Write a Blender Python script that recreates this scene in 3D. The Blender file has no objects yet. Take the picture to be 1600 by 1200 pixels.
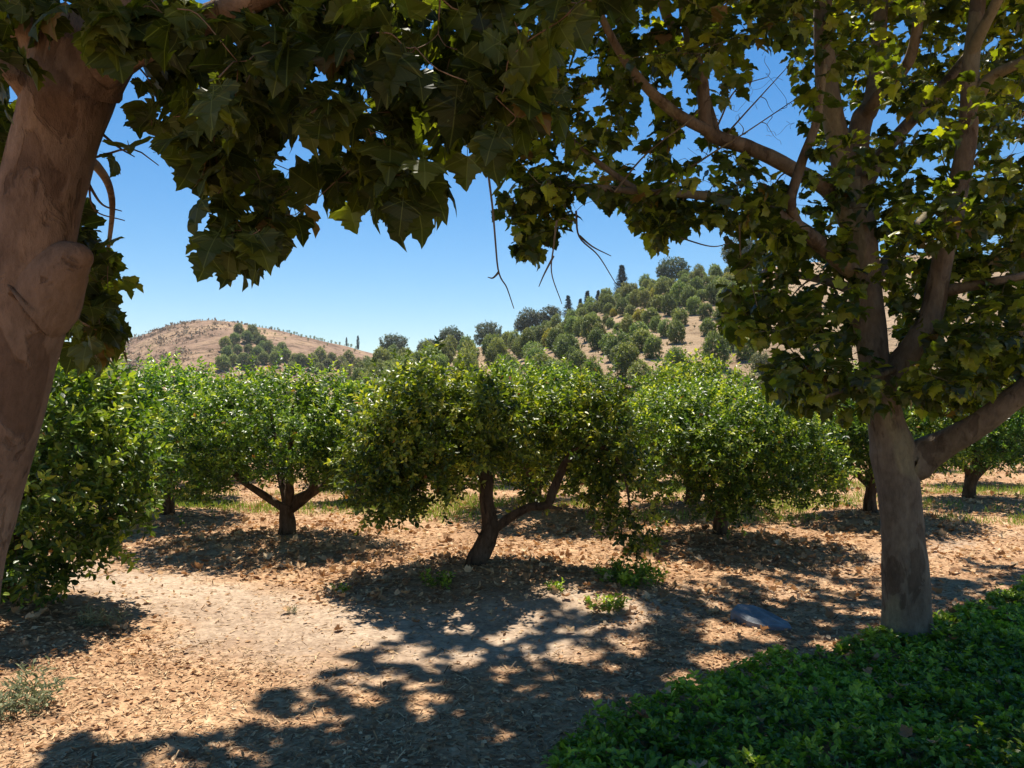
import bpy, math, random
import numpy as np
from mathutils import Vector

# ------------------------------------------------------------------ camera, sky, sun
sc = bpy.context.scene
CAMZ = 1.8
FPX = 1255.0                                   # focal length in pixels of the 1600 px wide photo
PITCH = math.atan(25.0 / FPX)
cam_d = bpy.data.cameras.new("camera"); cam = bpy.data.objects.new("camera", cam_d)
sc.collection.objects.link(cam); sc.camera = cam
cam_d.sensor_width = 36.0; cam_d.lens = FPX / 1600 * 36.0
cam_d.clip_start = 0.05; cam_d.clip_end = 4000
cam.location = (0, 0, CAMZ); cam.rotation_euler = (math.pi / 2 + PITCH, 0, 0)

SUN_EL = math.radians(68); SUN_AZ = math.radians(-4)      # azimuth from +Y towards +X
world = bpy.data.worlds.new("World"); sc.world = world; world.use_nodes = True
wn = world.node_tree.nodes; wl = world.node_tree.links
sky = wn.new("ShaderNodeTexSky"); sky.sky_type = 'NISHITA'; sky.sun_disc = False
sky.sun_elevation = SUN_EL; sky.sun_rotation = SUN_AZ
sky.air_density = 1.0; sky.dust_density = 0.0; sky.ozone_density = 2.0
shs = wn.new('ShaderNodeHueSaturation'); shs.inputs['Saturation'].default_value = 1.38; shs.inputs['Value'].default_value = 1.12
wl.new(sky.outputs[0], shs.inputs['Color']); wl.new(shs.outputs[0], wn["Background"].inputs[0]); wn["Background"].inputs[1].default_value = 0.066
sun_d = bpy.data.lights.new("sun", 'SUN'); sun = bpy.data.objects.new("sun", sun_d); sc.collection.objects.link(sun)
sun_d.energy = 4.8; sun_d.angle = math.radians(0.55); sun_d.color = (1.0, 0.93, 0.81)
sdir = Vector((math.sin(SUN_AZ) * math.cos(SUN_EL), math.cos(SUN_AZ) * math.cos(SUN_EL), math.sin(SUN_EL)))
sun.rotation_euler = sdir.to_track_quat('Z', 'Y').to_euler()
sc.view_settings.view_transform = 'Standard'; sc.view_settings.look = 'None'
sc.view_settings.exposure = 0.85; sc.view_settings.gamma = 1.0
sc.cycles.max_bounces = 7; sc.cycles.diffuse_bounces = 4; sc.cycles.transmission_bounces = 5
sc.cycles.glossy_bounces = 2; sc.cycles.caustics_reflective = False; sc.cycles.caustics_refractive = False

rng = np.random.RandomState(7)
A = np.array

# ------------------------------------------------------------------ helpers
def U(px, py, Y):
    """world point at depth Y seen at photo pixel (px, py)"""
    u = (np.asarray(px, float) - 800) / FPX; v = (600 - np.asarray(py, float)) / FPX
    cp, sp = math.cos(PITCH), math.sin(PITCH)
    dy = cp - v * sp; dz = sp + v * cp
    return np.stack([u * Y / dy, Y + 0 * u, CAMZ + dz * Y / dy], -1)

def G(px, py, z=0.0):
    """point on the ground plane z seen at pixel"""
    p = U(px, py, 1.0) - A([0, 0, CAMZ]); k = (z - CAMZ) / p[2]
    return A([p[0] * k, p[1] * k, z])

def nrm(v):
    return v / np.maximum(np.linalg.norm(v, axis=-1, keepdims=True), 1e-9)

def pnoise(p, s, seed=0):
    """cheap smooth noise in about -1..1 from summed sines"""
    p = np.asarray(p) * s; o = 0; r = np.random.RandomState(seed)
    for k in range(5):
        d = nrm(r.randn(p.shape[-1])) * (0.7 + 0.5 * k); o = o + np.sin(p @ d * 2.3 + r.rand() * 6.28 + 1.3 * np.sin(p @ nrm(r.randn(p.shape[-1])) * 1.7)) / (1 + 0.45 * k)
    return o / 2.4

class MB:
    def __init__(s): s.v = []; s.f = {}; s.t = []; s.uv = []; s.n = 0; s.sm = {}
    def add(s, v, faces, tint=0.5, uv=None):
        v = np.asarray(v, np.float32)
        for F in faces:
            F = np.asarray(F, np.int32)
            if len(F): s.f.setdefault(F.shape[1], []).append(F + s.n)
        s.v.append(v); s.t.append(np.broadcast_to(np.asarray(tint, np.float32), (len(v),)))
        s.uv.append(np.zeros((len(v), 2), np.float32) if uv is None else np.asarray(uv, np.float32))
        s.n += len(v)
    def build(s, name, mat, parent=None, smooth=False):
        v = np.concatenate(s.v); me = bpy.data.meshes.new(name)
        me.vertices.add(len(v)); me.vertices.foreach_set("co", v.ravel())
        idx, starts, at = [], [], 0
        for k, fs in s.f.items():
            F = np.concatenate(fs); idx.append(F.ravel()); starts.append(at + np.arange(len(F)) * k); at += F.size
        idx = np.concatenate(idx); starts = np.concatenate(starts)
        me.loops.add(len(idx)); me.loops.foreach_set("vertex_index", idx.astype(np.int32))
        me.polygons.add(len(starts)); me.polygons.foreach_set("loop_start", starts.astype(np.int32))
        me.polygons.foreach_set("use_smooth", np.full(len(starts), smooth))
        a = me.attributes.new("tint", 'FLOAT', 'POINT'); a.data.foreach_set("value", np.concatenate(s.t).astype(np.float32))
        uv = np.concatenate(s.uv); b = me.attributes.new("luv", 'FLOAT_VECTOR', 'POINT')
        b.data.foreach_set("vector", np.column_stack([uv, np.zeros(len(uv))]).astype(np.float32).ravel())
        me.update(calc_edges=True); me.materials.append(mat)
        o = bpy.data.objects.new(name, me); sc.collection.objects.link(o)
        if parent is not None: o.parent = parent
        return o

def tag(o, label=None, cat=None, group=None, kind=None):
    if label: o["label"] = label
    if cat: o["category"] = cat
    if group: o["group"] = group
    if kind: o["kind"] = kind
    return o

def empty(name, loc=(0, 0, 0)):
    o = bpy.data.objects.new(name, None); sc.collection.objects.link(o); o.location = loc; return o

def copy_thing(root, loc, rz=0.0, s=1.0, sz=None):
    r = root.copy(); sc.collection.objects.link(r); r.location = loc
    r.rotation_euler = (0, 0, rz); r.scale = (s, s, s if sz is None else sz)
    for ch in list(root.children):
        c = ch.copy(); sc.collection.objects.link(c); c.parent = r
    return r

def smooth_path(P, n=8):
    P = np.asarray(P, float)
    if len(P) < 3:
        t = np.linspace(0, 1, n + 1)[:, None]; return P[0] + (P[1] - P[0]) * t
    Q = np.vstack([2 * P[0] - P[1], P, 2 * P[-1] - P[-2]]); out = []
    for i in range(1, len(Q) - 2):
        for t in np.linspace(0, 1, n, endpoint=False):
            a, b, c, d = Q[i - 1], Q[i], Q[i + 1], Q[i + 2]
            out.append(0.5 * ((2 * b) + (c - a) * t + (2 * a - 5 * b + 4 * c - d) * t * t + (3 * b - a - 3 * c + d) * t ** 3))
    out.append(Q[-2]); return A(out)

def tube(mb, P, R, sides=8, rough=0.0, bumps=(), cap=True, tint=0.5):
    """P (n,3) R (n,) a tapered tube with slight irregularities"""
    P = np.asarray(P, float); R = np.asarray(R, float); n = len(P)
    T = nrm(np.gradient(P, axis=0)); ref = A([1.0, 0, 0]) if abs(T[0][0]) < 0.8 else A([0, 1.0, 0])
    N = np.zeros_like(P); v = nrm(np.cross(T[0], ref)); N[0] = v
    for i in range(1, n):
        v = v - T[i] * np.dot(v, T[i]); v = v / (np.linalg.norm(v) + 1e-9); N[i] = v
    B = np.cross(T, N); a = np.arange(sides) / sides * 2 * math.pi
    D = N[:, None, :] * np.cos(a)[None, :, None] + B[:, None, :] * np.sin(a)[None, :, None]
    V = P[:, None, :] + D * R[:, None, None]
    if rough:
        q = V.reshape(-1, 3); k = 1.0 / max(R[0], 0.02)
        dn = (pnoise(q, k * 0.55, 3) * 0.6 + pnoise(q, k * 1.5, 5) * 0.4).reshape(n, sides)
        V = V + D * (R[:, None] * rough * dn)[..., None]
    for (c, rad, amp) in bumps:
        d = np.linalg.norm(V - A(c), axis=-1); V = V + D * (amp * np.exp(-(d / rad) ** 2))[..., None]
    V = V.reshape(-1, 3); i = np.arange(n - 1)[:, None] * sides; j = np.arange(sides)[None, :]; j2 = (j + 1) % sides
    F = np.stack([i + j, i + j2, i + sides + j2, i + sides + j], -1).reshape(-1, 4)
    faces = [F]
    if cap: faces.append((np.arange(sides) + (n - 1) * sides)[None, :])
    mb.add(V, faces, tint)

def stamp(mb, tv, tf, O, T, N, S, tint, tuv=None):
    """stamp template (x side, y along, z normal) at origins"""
    tv = np.asarray(tv, float); T = nrm(T); Sd = nrm(np.cross(T, N)); N = np.cross(Sd, T)
    S = np.broadcast_to(S, (len(O),))
    V = O[:, None, :] + S[:, None, None] * (Sd[:, None, :] * tv[None, :, 0:1] + T[:, None, :] * tv[None, :, 1:2] + N[:, None, :] * tv[None, :, 2:3])
    k = len(tv); n = len(O); base = (np.arange(n) * k)[:, None, None]
    faces = []
    for F in tf: F = np.asarray(F); faces.append((F[None] + base).reshape(-1, F.shape[1]))
    tt = np.repeat(np.broadcast_to(tint, (n,)), k)
    mb.add(V.reshape(-1, 3), faces, tt, None if tuv is None else np.tile(tuv, (n, 1)))

# leaf templates -----------------------------------------------------
def lobed_leaf(curl=0.2, fold=0.16, petiole=True, jit=0):
    h = [(0.04, 0.0), (0.16, -0.09), (0.29, -0.13), (0.33, -0.04), (0.44, -0.03), (0.42, 0.06), (0.50, 0.11), (0.60, 0.17), (0.58, 0.25), (0.67, 0.37), (0.56, 0.38), (0.52, 0.46), (0.44, 0.44),
         (0.35, 0.46), (0.33, 0.55), (0.39, 0.63), (0.28, 0.67), (0.25, 0.77), (0.14, 0.83), (0.08, 0.94), (0.0, 1.03)]
    r = np.random.RandomState(jit); h = A(h)
    L = h.copy(); Rr = h[:-1][::-1].copy(); L[:, 0] *= 0.92 + 0.16 * r.rand(); Rr[:, 0] *= -(0.92 + 0.16 * r.rand())
    out = np.vstack([L, Rr]); out += r.randn(*out.shape) * 0.012
    v = np.vstack([[0, 0.22], [0, 0.6], out]); n = len(out); k = len(h) - 1
    x, y = v[:, 0], v[:, 1]; rr = np.hypot(x, y - 0.2)
    z = fold * np.abs(x) - curl * rr ** 2 + 0.03 * np.sin(x * 14 + r.rand() * 6) + 0.03 * np.sin(y * 11)
    V = np.column_stack([x, y - 0.0, z]); F = []
    for i in range(n):
        a, b = i + 2, (i + 1) % n + 2; c = 1 if 12 <= i < n - 12 else 0; F.append((c, a, b))
    F.append((0, 12 + 2, 1)); F.append((0, 1, n - 12 + 2))
    if petiole:
        m = len(V); pv = A([(-.012, 0.2, .0), (.012, 0.2, .0), (-.010, -.25, .05), (.010, -.25, .05), (0.0, 0.2, -.02), (0, -.25, .03)])
        V = np.vstack([V, pv]); F += [(m, m + 1, m + 3), (m, m + 3, m + 2), (m + 1, m + 4, m + 5), (m + 1, m + 5, m + 3)]
    return V, [A(F)], V[:, :2]
SYC = [lobed_leaf(0.22, 0.18, True, 1), lobed_leaf(0.42, 0.05, True, 2), lobed_leaf(0.05, 0.32, True, 3), lobed_leaf(0.6, 0.25, True, 4)]
OVAL_V = A([(0, 0, 0), (-.24, .30, .07), (-.22, .65, .05), (0, 1, -.08), (.22, .65, .05), (.24, .30, .07)])
OVAL_F = [A([(0, 3, 2, 1), (0, 5, 4, 3)])]
DIA_V = A([(0, 0, 0), (-.3, .5, .06), (0, 1, -.05), (.3, .5, .06)]); DIA_F = [A([(0, 2, 1), (0, 3, 2)])]

# ------------------------------------------------------------------ materials
def mat(name):
    m = bpy.data.materials.new(name); m.use_nodes = True; return m, m.node_tree.nodes, m.node_tree.links

def ramp(n, pts):
    r = n.new("ShaderNodeValToRGB"); e = r.color_ramp.elements
    while len(e) < len(pts): e.new(0.5)
    for i, (p, c) in enumerate(pts): e[i].position = p; e[i].color = (*c, 1)
    return r

def noise(n, l, scale, detail=4, vec=None, rough=0.6):
    t = n.new("ShaderNodeTexNoise"); t.inputs["Scale"].default_value = scale; t.inputs["Detail"].default_value = detail
    t.inputs["Roughness"].default_value = rough
    if vec is not None: l.new(vec, t.inputs["Vector"])
    return t

def leaf_mat(name, pts, trans=0.3, tcol=(1.6, 1.8, 0.6), rough=0.45, spec=0.5, veins=False, objvar=0.0):
    m, n, l = mat(name); b = n["Principled BSDF"]
    at = n.new("ShaderNodeAttribute"); at.attribute_name = "tint"; r = ramp(n, pts); l.new(at.outputs["Fac"], r.inputs[0])
    col = r.outputs[0]
    if objvar:
        oi = n.new("ShaderNodeObjectInfo"); hs = n.new("ShaderNodeHueSaturation"); l.new(col, hs.inputs["Color"])
        mr = n.new("ShaderNodeMapRange"); mr.inputs["To Min"].default_value = 1 - objvar; mr.inputs["To Max"].default_value = 1 + objvar
        l.new(oi.outputs["Random"], mr.inputs[0]); l.new(mr.outputs[0], hs.inputs["Value"])
        m2 = n.new("ShaderNodeMath"); m2.operation = 'MULTIPLY'; m2.inputs[1].default_value = 7.31; l.new(oi.outputs["Random"], m2.inputs[0])
        m3 = n.new("ShaderNodeMath"); m3.operation = 'FRACT'; l.new(m2.outputs[0], m3.inputs[0])
        mh = n.new("ShaderNodeMapRange"); mh.inputs["To Min"].default_value = 0.47; mh.inputs["To Max"].default_value = 0.525
        l.new(m3.outputs[0], mh.inputs[0]); l.new(mh.outputs[0], hs.inputs["Hue"]); col = hs.outputs[0]
    if veins:
        uv = n.new("ShaderNodeAttribute"); uv.attribute_name = "luv"; sx = n.new("ShaderNodeSeparateXYZ"); l.new(uv.outputs["Vector"], sx.inputs[0])
        def M(op, a, b=None):
            q = n.new("ShaderNodeMath"); q.operation = op
            for i, w in enumerate((a, b)):
                if w is None: continue
                if isinstance(w, (int, float)): q.inputs[i].default_value = w
                else: l.new(w, q.inputs[i])
            return q.outputs[0]
        ax = M('ABSOLUTE', sx.outputs[0]); y = sx.outputs[1]
        d1 = ax
        d2 = M('ABSOLUTE', M('SUBTRACT', M('MULTIPLY', ax, 0.50), M('MULTIPLY', y, 0.87)))
        d3 = M('ABSOLUTE', M('ADD', M('MULTIPLY', ax, 0.25), M('MULTIPLY', y, 0.97)))
        d = M('MINIMUM', M('MINIMUM', d1, d2), d3)
        # side veins: fine ribs leaving the midrib
        rib = M('ABSOLUTE', M('SINE', M('MULTIPLY', M('SUBTRACT', y, M('MULTIPLY', ax, 0.8)), 26.0)))
        rb = M('LESS_THAN', rib, 0.12)
        v1 = n.new("ShaderNodeMapRange"); v1.inputs["From Min"].default_value = 0.006; v1.inputs["From Max"].default_value = 0.02
        v1.inputs["To Min"].default_value = 1; v1.inputs["To Max"].default_value = 0; l.new(d, v1.inputs[0])
        vv = M('MAXIMUM', v1.outputs[0], M('MULTIPLY', rb, 0.25))
        mx = n.new("ShaderNodeMix"); mx.data_type = 'RGBA'; l.new(M('MULTIPLY', vv, 0.5), mx.inputs["Factor"]); l.new(col, mx.inputs["A"])
        mx.inputs["B"].default_value = (0.22, 0.27, 0.08, 1); col = mx.outputs["Result"]
    l.new(col, b.inputs["Base Color"]); b.inputs["Roughness"].default_value = rough; b.inputs["Specular IOR Level"].default_value = spec
    tr = n.new("ShaderNodeBsdfTranslucent"); mt = n.new("ShaderNodeMix"); mt.data_type = 'RGBA'; mt.blend_type = 'MULTIPLY'
    mt.inputs["Factor"].default_value = 1; l.new(col, mt.inputs["A"]); mt.inputs["B"].default_value = (*tcol, 1); l.new(mt.outputs["Result"], tr.inputs[0])
    ms = n.new("ShaderNodeMixShader"); ms.inputs[0].default_value = trans; l.new(b.outputs[0], ms.inputs[1]); l.new(tr.outputs[0], ms.inputs[2])
    l.new(ms.outputs[0], n["Material Output"].inputs[0]); return m

def bark_mat(name, dark, mid, light, patch=None, scale=6.0, bump=0.5, vertical=0.35):
    m, n, l = mat(name); b = n["Principled BSDF"]; tc = n.new("ShaderNodeTexCoord"); mp = n.new("ShaderNodeMapping")
    mp.inputs["Scale"].default_value = (1, 1, vertical); l.new(tc.outputs["Object"], mp.inputs[0])
    n1 = noise(n, l, scale, 7, mp.outputs[0], 0.65); r1 = ramp(n, [(0.32, dark), (0.5, mid), (0.68, light)]); l.new(n1.outputs[0], r1.inputs[0]); col = r1.outputs[0]
    if patch:
        vo = noise(n, l, scale * 0.55, 2, mp.outputs[0], 0.4); rp = ramp(n, [(0.56, (0, 0, 0)), (0.59, (1, 1, 1))]); l.new(vo.outputs[0], rp.inputs[0])
        mx = n.new("ShaderNodeMix"); mx.data_type = 'RGBA'; l.new(rp.outputs[0], mx.inputs["Factor"]); l.new(col, mx.inputs["A"]); mx.inputs["B"].default_value = (*patch, 1); col = mx.outputs["Result"]
    # dark cracks and knots
    vr = n.new("ShaderNodeTexVoronoi"); vr.feature = 'DISTANCE_TO_EDGE'; vr.inputs["Scale"].default_value = scale * 3.1
    nd = noise(n, l, scale * 2, 3, mp.outputs[0]); ad = n.new("ShaderNodeVectorMath"); ad.operation = 'MULTIPLY_ADD'
    l.new(nd.outputs["Color"], ad.inputs[0]); ad.inputs[1].default_value = (.6, .6, .6); l.new(mp.outputs[0], ad.inputs[2]); l.new(ad.outputs[0], vr.inputs["Vector"])
    rc = ramp(n, [(0.0, (0.35, 0.33, 0.3)), (0.05, (1, 1, 1))]); l.new(vr.outputs[0], rc.inputs[0])
    ck = n.new("ShaderNodeMix"); ck.data_type = 'RGBA'; ck.blend_type = 'MULTIPLY'; ck.inputs["Factor"].default_value = 0.12; l.new(col, ck.inputs["A"]); l.new(rc.outputs[0], ck.inputs["B"])
    n2 = noise(n, l, scale * 7, 5, mp.outputs[0], 0.7); sp = ramp(n, [(0.3, (0.6, 0.58, 0.55)), (0.6, (1.1, 1.1, 1.1))]); l.new(n2.outputs[0], sp.inputs[0])
    m2 = n.new("ShaderNodeMix"); m2.data_type = 'RGBA'; m2.blend_type = 'MULTIPLY'; m2.inputs["Factor"].default_value = 0.7; l.new(ck.outputs["Result"], m2.inputs["A"]); l.new(sp.outputs[0], m2.inputs["B"])
    nf = noise(n, l, scale * 1.4, 6, mp.outputs[0], .55); nf.inputs["Distortion"].default_value = .6; fl = ramp(n, [(.40, (.38, .32, .28)), (.43, (1, 1, 1)), (.60, (1, 1, 1)), (.62, (1.22, 1.2, 1.15))]); l.new(nf.outputs[0], fl.inputs[0])
    m4 = n.new("ShaderNodeMix"); m4.data_type = 'RGBA'; m4.blend_type = 'MULTIPLY'; m4.inputs["Factor"].default_value = .55; l.new(m2.outputs["Result"], m4.inputs["A"]); l.new(fl.outputs[0], m4.inputs["B"]); m2 = m4
    l.new(m2.outputs["Result"], b.inputs["Base Color"]); b.inputs["Roughness"].default_value = 0.9; b.inputs["Specular IOR Level"].default_value = 0.2
    mh = n.new("ShaderNodeMath"); mh.operation = 'MULTIPLY_ADD'; l.new(fl.outputs[0], mh.inputs[0]); mh.inputs[1].default_value = 0.9; l.new(n2.outputs[0], mh.inputs[2])
    bp = n.new("ShaderNodeBump"); bp.inputs["Strength"].default_value = bump; bp.inputs["Distance"].default_value = 0.02; l.new(mh.outputs[0], bp.inputs["Height"]); l.new(bp.outputs[0], b.inputs["Normal"])
    return m

M_SYC_NEAR = leaf_mat("broad_leaf_near", [(0, (.032, .046, .009)), (.5, (.062, .084, .015)), (.85, (.16, .185, .03)), (1, (.20, .13, .05))], 0.42, (2.0, 1.9, .4), .5, .35, veins=True)
M_SYC_FAR = leaf_mat("broad_leaf", [(0, (.034, .050, .009)), (.4, (.080, .115, .018)), (.8, (.30, .34, .04)), (1, (.20, .13, .05))], 0.42, (2.3, 2.2, .4), .40, .5)  # bright yellow-green upper tints put the glow of backlit leaves into the colour
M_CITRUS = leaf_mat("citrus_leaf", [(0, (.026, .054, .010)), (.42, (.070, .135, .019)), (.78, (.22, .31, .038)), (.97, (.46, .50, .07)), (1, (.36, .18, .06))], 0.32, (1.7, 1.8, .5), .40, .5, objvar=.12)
M_AVO = leaf_mat("avocado_leaf", [(0, (.085, .115, .038)), (.6, (.17, .21, .06)), (1, (.31, .33, .10))], 0.25, (1.5, 1.6, .6), .5, .3, objvar=.28)
M_YEL = leaf_mat("yellow_leaf", [(0, (.18, .17, .02)), (.6, (.36, .32, .03)), (1, (.5, .45, .05))], 0.25, (1.3, 1.3, .6), .5, .3)
M_OLIVE = leaf_mat("grey_olive_leaf", [(0, (.11, .125, .06)), (.6, (.21, .22, .11)), (1, (.31, .31, .16))], 0.2, (1.4, 1.4, .7), .6, .3, objvar=.15)
M_OAK = leaf_mat("oak_leaf", [(0, (.03, .05, .02)), (.6, (.07, .095, .04)), (1, (.13, .155, .065))], 0.2, (1.4, 1.5, .6), .5, .3, objvar=.15)
M_FIR = leaf_mat("fir_needle", [(0, (.012, .022, .014)), (1, (.035, .052, .03))], 0.1, (1.2, 1.3, .7), .6, .2)
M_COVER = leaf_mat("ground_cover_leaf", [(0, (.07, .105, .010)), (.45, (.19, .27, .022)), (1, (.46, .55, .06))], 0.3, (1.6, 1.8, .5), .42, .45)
M_GRASS = leaf_mat("grass_blade", [(0, (.15, .26, .03)), (.7, (.28, .40, .06)), (1, (.50, .48, .18))], 0.3, (1.3, 1.3, .6), .6, .3)
M_SAGE = leaf_mat("sage_leaf", [(0, (.16, .18, .10)), (1, (.34, .36, .22))], 0.2, (1.2, 1.2, .8), .7, .2)
M_LITTER = leaf_mat("dry_leaf", [(0, (.16, .085, .045)), (.3, (.38, .21, .105)), (.65, (.60, .40, .22)), (1, (.78, .61, .40))], 0.15, (1.2, 1.0, .7), .75, .25)
M_CHIP = leaf_mat("wood_chip", [(0, (.11, .06, .033)), (.5, (.40, .24, .12)), (1, (.66, .48, .28))], 0.0, (1, 1, 1), .85, .2)
M_BARK_L = bark_mat("sycamore_bark_brown", (.16, .10, .065), (.27, .175, .115), (.37, .26, .175), (.23, .15, .10), 5.0, .7, .45)
M_BARK_R = bark_mat("sycamore_bark_grey", (.11, .083, .056), (.19, .148, .105), (.27, .215, .15), (.25, .21, .13), 5.0, .6, .4)
M_BARK_C = bark_mat("citrus_bark", (.05, .034, .022), (.10, .066, .042), (.17, .12, .08), None, 12.0, .8, .3)
M_BARK_FAR = bark_mat("grey_bark", (.08, .06, .045), (.14, .11, .08), (.2, .16, .12), None, 2.0, .4, .3)

# ------------------------------------------------------------------ tree kit
class Skel:
    def __init__(s, mb): s.mb = mb; s.P = []; s.D = []; s.R = []; s.tw = []
    def limb(s, P, R, sides=12, n=8, rough=0.10, bumps=(), leafy=False):
        P = np.asarray(P, float); C = smooth_path(P, n); t = np.linspace(0, len(P) - 1, len(C)); Rr = np.interp(t, np.arange(len(P)), R)
        C = C + A([pnoise(C, 3.0 / (Rr[0] * 20 + .3), k) for k in (1, 2, 3)]).T * (Rr * 0.35)[:, None] * (np.arange(len(C)) > 0)[:, None]
        tube(s.mb, C, Rr, sides, rough, bumps); s.P += list(C); s.D += list(nrm(np.gradient(C, axis=0))); s.R += list(Rr)
        return C
    def attach(s, q, r=None, sag=0.12, sides=5, pen=None, minr=.0018, up=0.0):
        P = A(s.P[-60000:]); d = np.linalg.norm(P - q, axis=1)
        cost = d * (1.0 + 0.5 * np.maximum(0, P[:, 2] - q[2]) / (d + .05) * up)
        i = int(np.argmin(cost)); p0 = P[i]; L = d[i]
        if L < 0.03: return None
        r0 = min(s.R[i] * .75, (0.0032 + 0.011 * L) if r is None else r); dr = (q - p0) / L
        m1 = p0 + (s.D[i] * .35 + dr * .65) * L * .33 + rng.randn(3) * L * .05; m2 = p0 + dr * L * .68 + A([0, 0, sag * L * .6]) + rng.randn(3) * L * .05
        C = smooth_path([p0, m1, m2, q], 3); R = np.linspace(r0, minr, len(C)); tube(s.mb, C, R, sides, 0, cap=False)
        D = nrm(np.gradient(C, axis=0)); s.P += list(C[1:]); s.D += list(D[1:]); s.R += list(R[1:]); return C

def leaf_sprays(mb, ends, tmpl_list, size, per, droop=0.5, spread=0.10, jr=0.25, tintf=None, up=1.0, sizej=0.3):
    """broad leaves along the ends of twigs; ends: list of curves"""
    O, T, N, TI = [], [], [], []
    for C in ends:
        k = len(C); seg = C[int(k * .35):]; m = per + rng.randint(-1, 2)
        for j in range(max(2, m)):
            t = (j + rng.rand() * .6) / m * (len(seg) - 1); i = min(int(t), len(seg) - 2); p = seg[i] + (seg[i + 1] - seg[i]) * (t - i)
            d = nrm(seg[-1] - seg[0]); a = rng.rand() * 6.283; side = nrm(np.cross(d, A([math.cos(a), math.sin(a), .3])))
            out = nrm(side * .8 + d * .5 + rng.randn(3) * .25 + A([0, 0, -droop])); O.append(p + nrm(side + d * .5) * spread * rng.rand()); T.append(out)
            N.append(A([0, 0, up]) + side * .35 + rng.randn(3) * .38); TI.append(rng.rand())
    O, T, N, TI = A(O), A(T), A(N), A(TI)
    S = size * (1 - sizej / 2 + sizej * rng.rand(len(O))) * np.where(rng.rand(len(O)) < .2, .65, 1)
    TI = TI ** 1.3 * .85; TI = np.where(rng.rand(len(O)) < .012, 1.0, TI)
    w = rng.randint(0, len(tmpl_list), len(O))
    for k, (tv, tf, tuv) in enumerate(tmpl_list):
        q = w == k
        if q.any(): stamp(mb, tv, tf, O[q] , T[q], N[q], S[q], TI[q], tuv)
    return len(O)

def shoots(mb, P, D, per, L, size, tmpl, tint0, rs, wide=1.0, upn=.6):
    """n leafy shoots: positions P (n,3), directions D; leaves spiral along them"""
    n = len(P); t = (np.arange(per)[None, :] + rs.rand(n, per) * .8) / per; ang = rs.rand(n, 1) * 6.28 + np.arange(per)[None, :] * 2.4
    D = nrm(D); a = nrm(np.cross(D, rs.randn(n, 3))); b = np.cross(D, a)
    rad = a[:, None] * np.cos(ang)[..., None] + b[:, None] * np.sin(ang)[..., None]
    O = P[:, None] + D[:, None] * (t * (L * (.6 + .8 * rs.rand(n, 1))))[..., None]
    T = rad * 1.0 * wide + D[:, None] * (.25 + .7 * t[..., None]) + rs.randn(n, per, 3) * .25
    N = D[:, None] * .6 + A([0, 0, upn]) + rs.randn(n, per, 3) * .5
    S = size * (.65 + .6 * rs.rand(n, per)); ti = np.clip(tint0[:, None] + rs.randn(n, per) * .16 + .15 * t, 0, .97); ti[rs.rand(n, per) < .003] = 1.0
    stamp(mb, tmpl[0], tmpl[1], O.reshape(-1, 3), T.reshape(-1, 3), N.reshape(-1, 3), S.ravel(), ti.ravel())

def blob_points(blobs, n, rs, shell=.55):
    B = A(blobs, float); w = (B[:, 3] * B[:, 4] + B[:, 4] * B[:, 5] + B[:, 3] * B[:, 5]); i = rs.choice(len(B), n * 2, p=w / w.sum())
    d = nrm(rs.randn(n * 2, 3)); rr = shell + (1.06 - shell) * rs.rand(n * 2) ** .7
    P = B[i, :3] + B[i, 3:] * d * rr[:, None]; D = nrm(d / B[i, 3:])
    dep = np.full(len(P), 9.0)
    for b in B: dep = np.minimum(dep, np.linalg.norm((P - b[:3]) / b[3:], axis=1))
    keep = (dep > shell * .85) | (rs.rand(len(P)) < .12); P, D = P[keep][:n], D[keep][:n]
    return P, D

# ------------------------------------------------------------------ ground
def base_at(px, py, h=.12): g = G(px, py, h); return float(g[0]), float(g[1])
CIT = dict(A=(-3.98, 6.6), B=base_at(447, 838), C=base_at(741, 892), D=base_at(1126, 838), E=base_at(1360, 804), F=base_at(1523, 778), Gt=base_at(262, 806), Ht=base_at(838, 800), It=base_at(1080, 792))
MOUNDS = [(x, y, .15, 1.2) for (x, y) in CIT.values()] + [(-1.9, 2.5, .05, .7), (2.96, 5.94, .05, .7)]
MOUNDS += [(CIT['C'][0] + .9, CIT['C'][1] - .55, .12, .9), (CIT['A'][0] + .3, CIT['A'][1] - 1.0, .08, 1.0)]
PATH = smooth_path([G(-500, 850)[:2], G(60, 905)[:2], G(330, 955)[:2], G(560, 1005)[:2], G(860, 985)[:2], G(1200, 925)[:2], G(1600, 835)[:2], G(2300, 770)[:2]], 10)
def path_d(x, y):
    x = np.atleast_1d(x); y = np.atleast_1d(y); d = np.full(x.shape, 99.0)
    for k in range(len(PATH) - 1):
        a, b = PATH[k], PATH[k + 1]; ab = b - a; t = np.clip(((x - a[0]) * ab[0] + (y - a[1]) * ab[1]) / (ab @ ab), 0, 1)
        d = np.minimum(d, np.hypot(x - a[0] - ab[0] * t, y - a[1] - ab[1] * t))
    return d
def H(x, y):
    x = np.asarray(x, float); y = np.asarray(y, float); z = np.zeros(np.broadcast(x, y).shape)
    for (mx, my, h, r) in MOUNDS: z = z + h * np.exp(-((x - mx) ** 2 + (y - my) ** 2) / r ** 2 * 1.1)
    p = np.stack(np.broadcast_arrays(x, y), -1)
    near = np.clip((60 - np.hypot(x, y)) / 30, 0, 1)
    return z + near * (pnoise(p, .55, 11) * .022 + pnoise(p, 2.1, 12) * .010 + pnoise(p, 6.5, 13) * .006)

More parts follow.
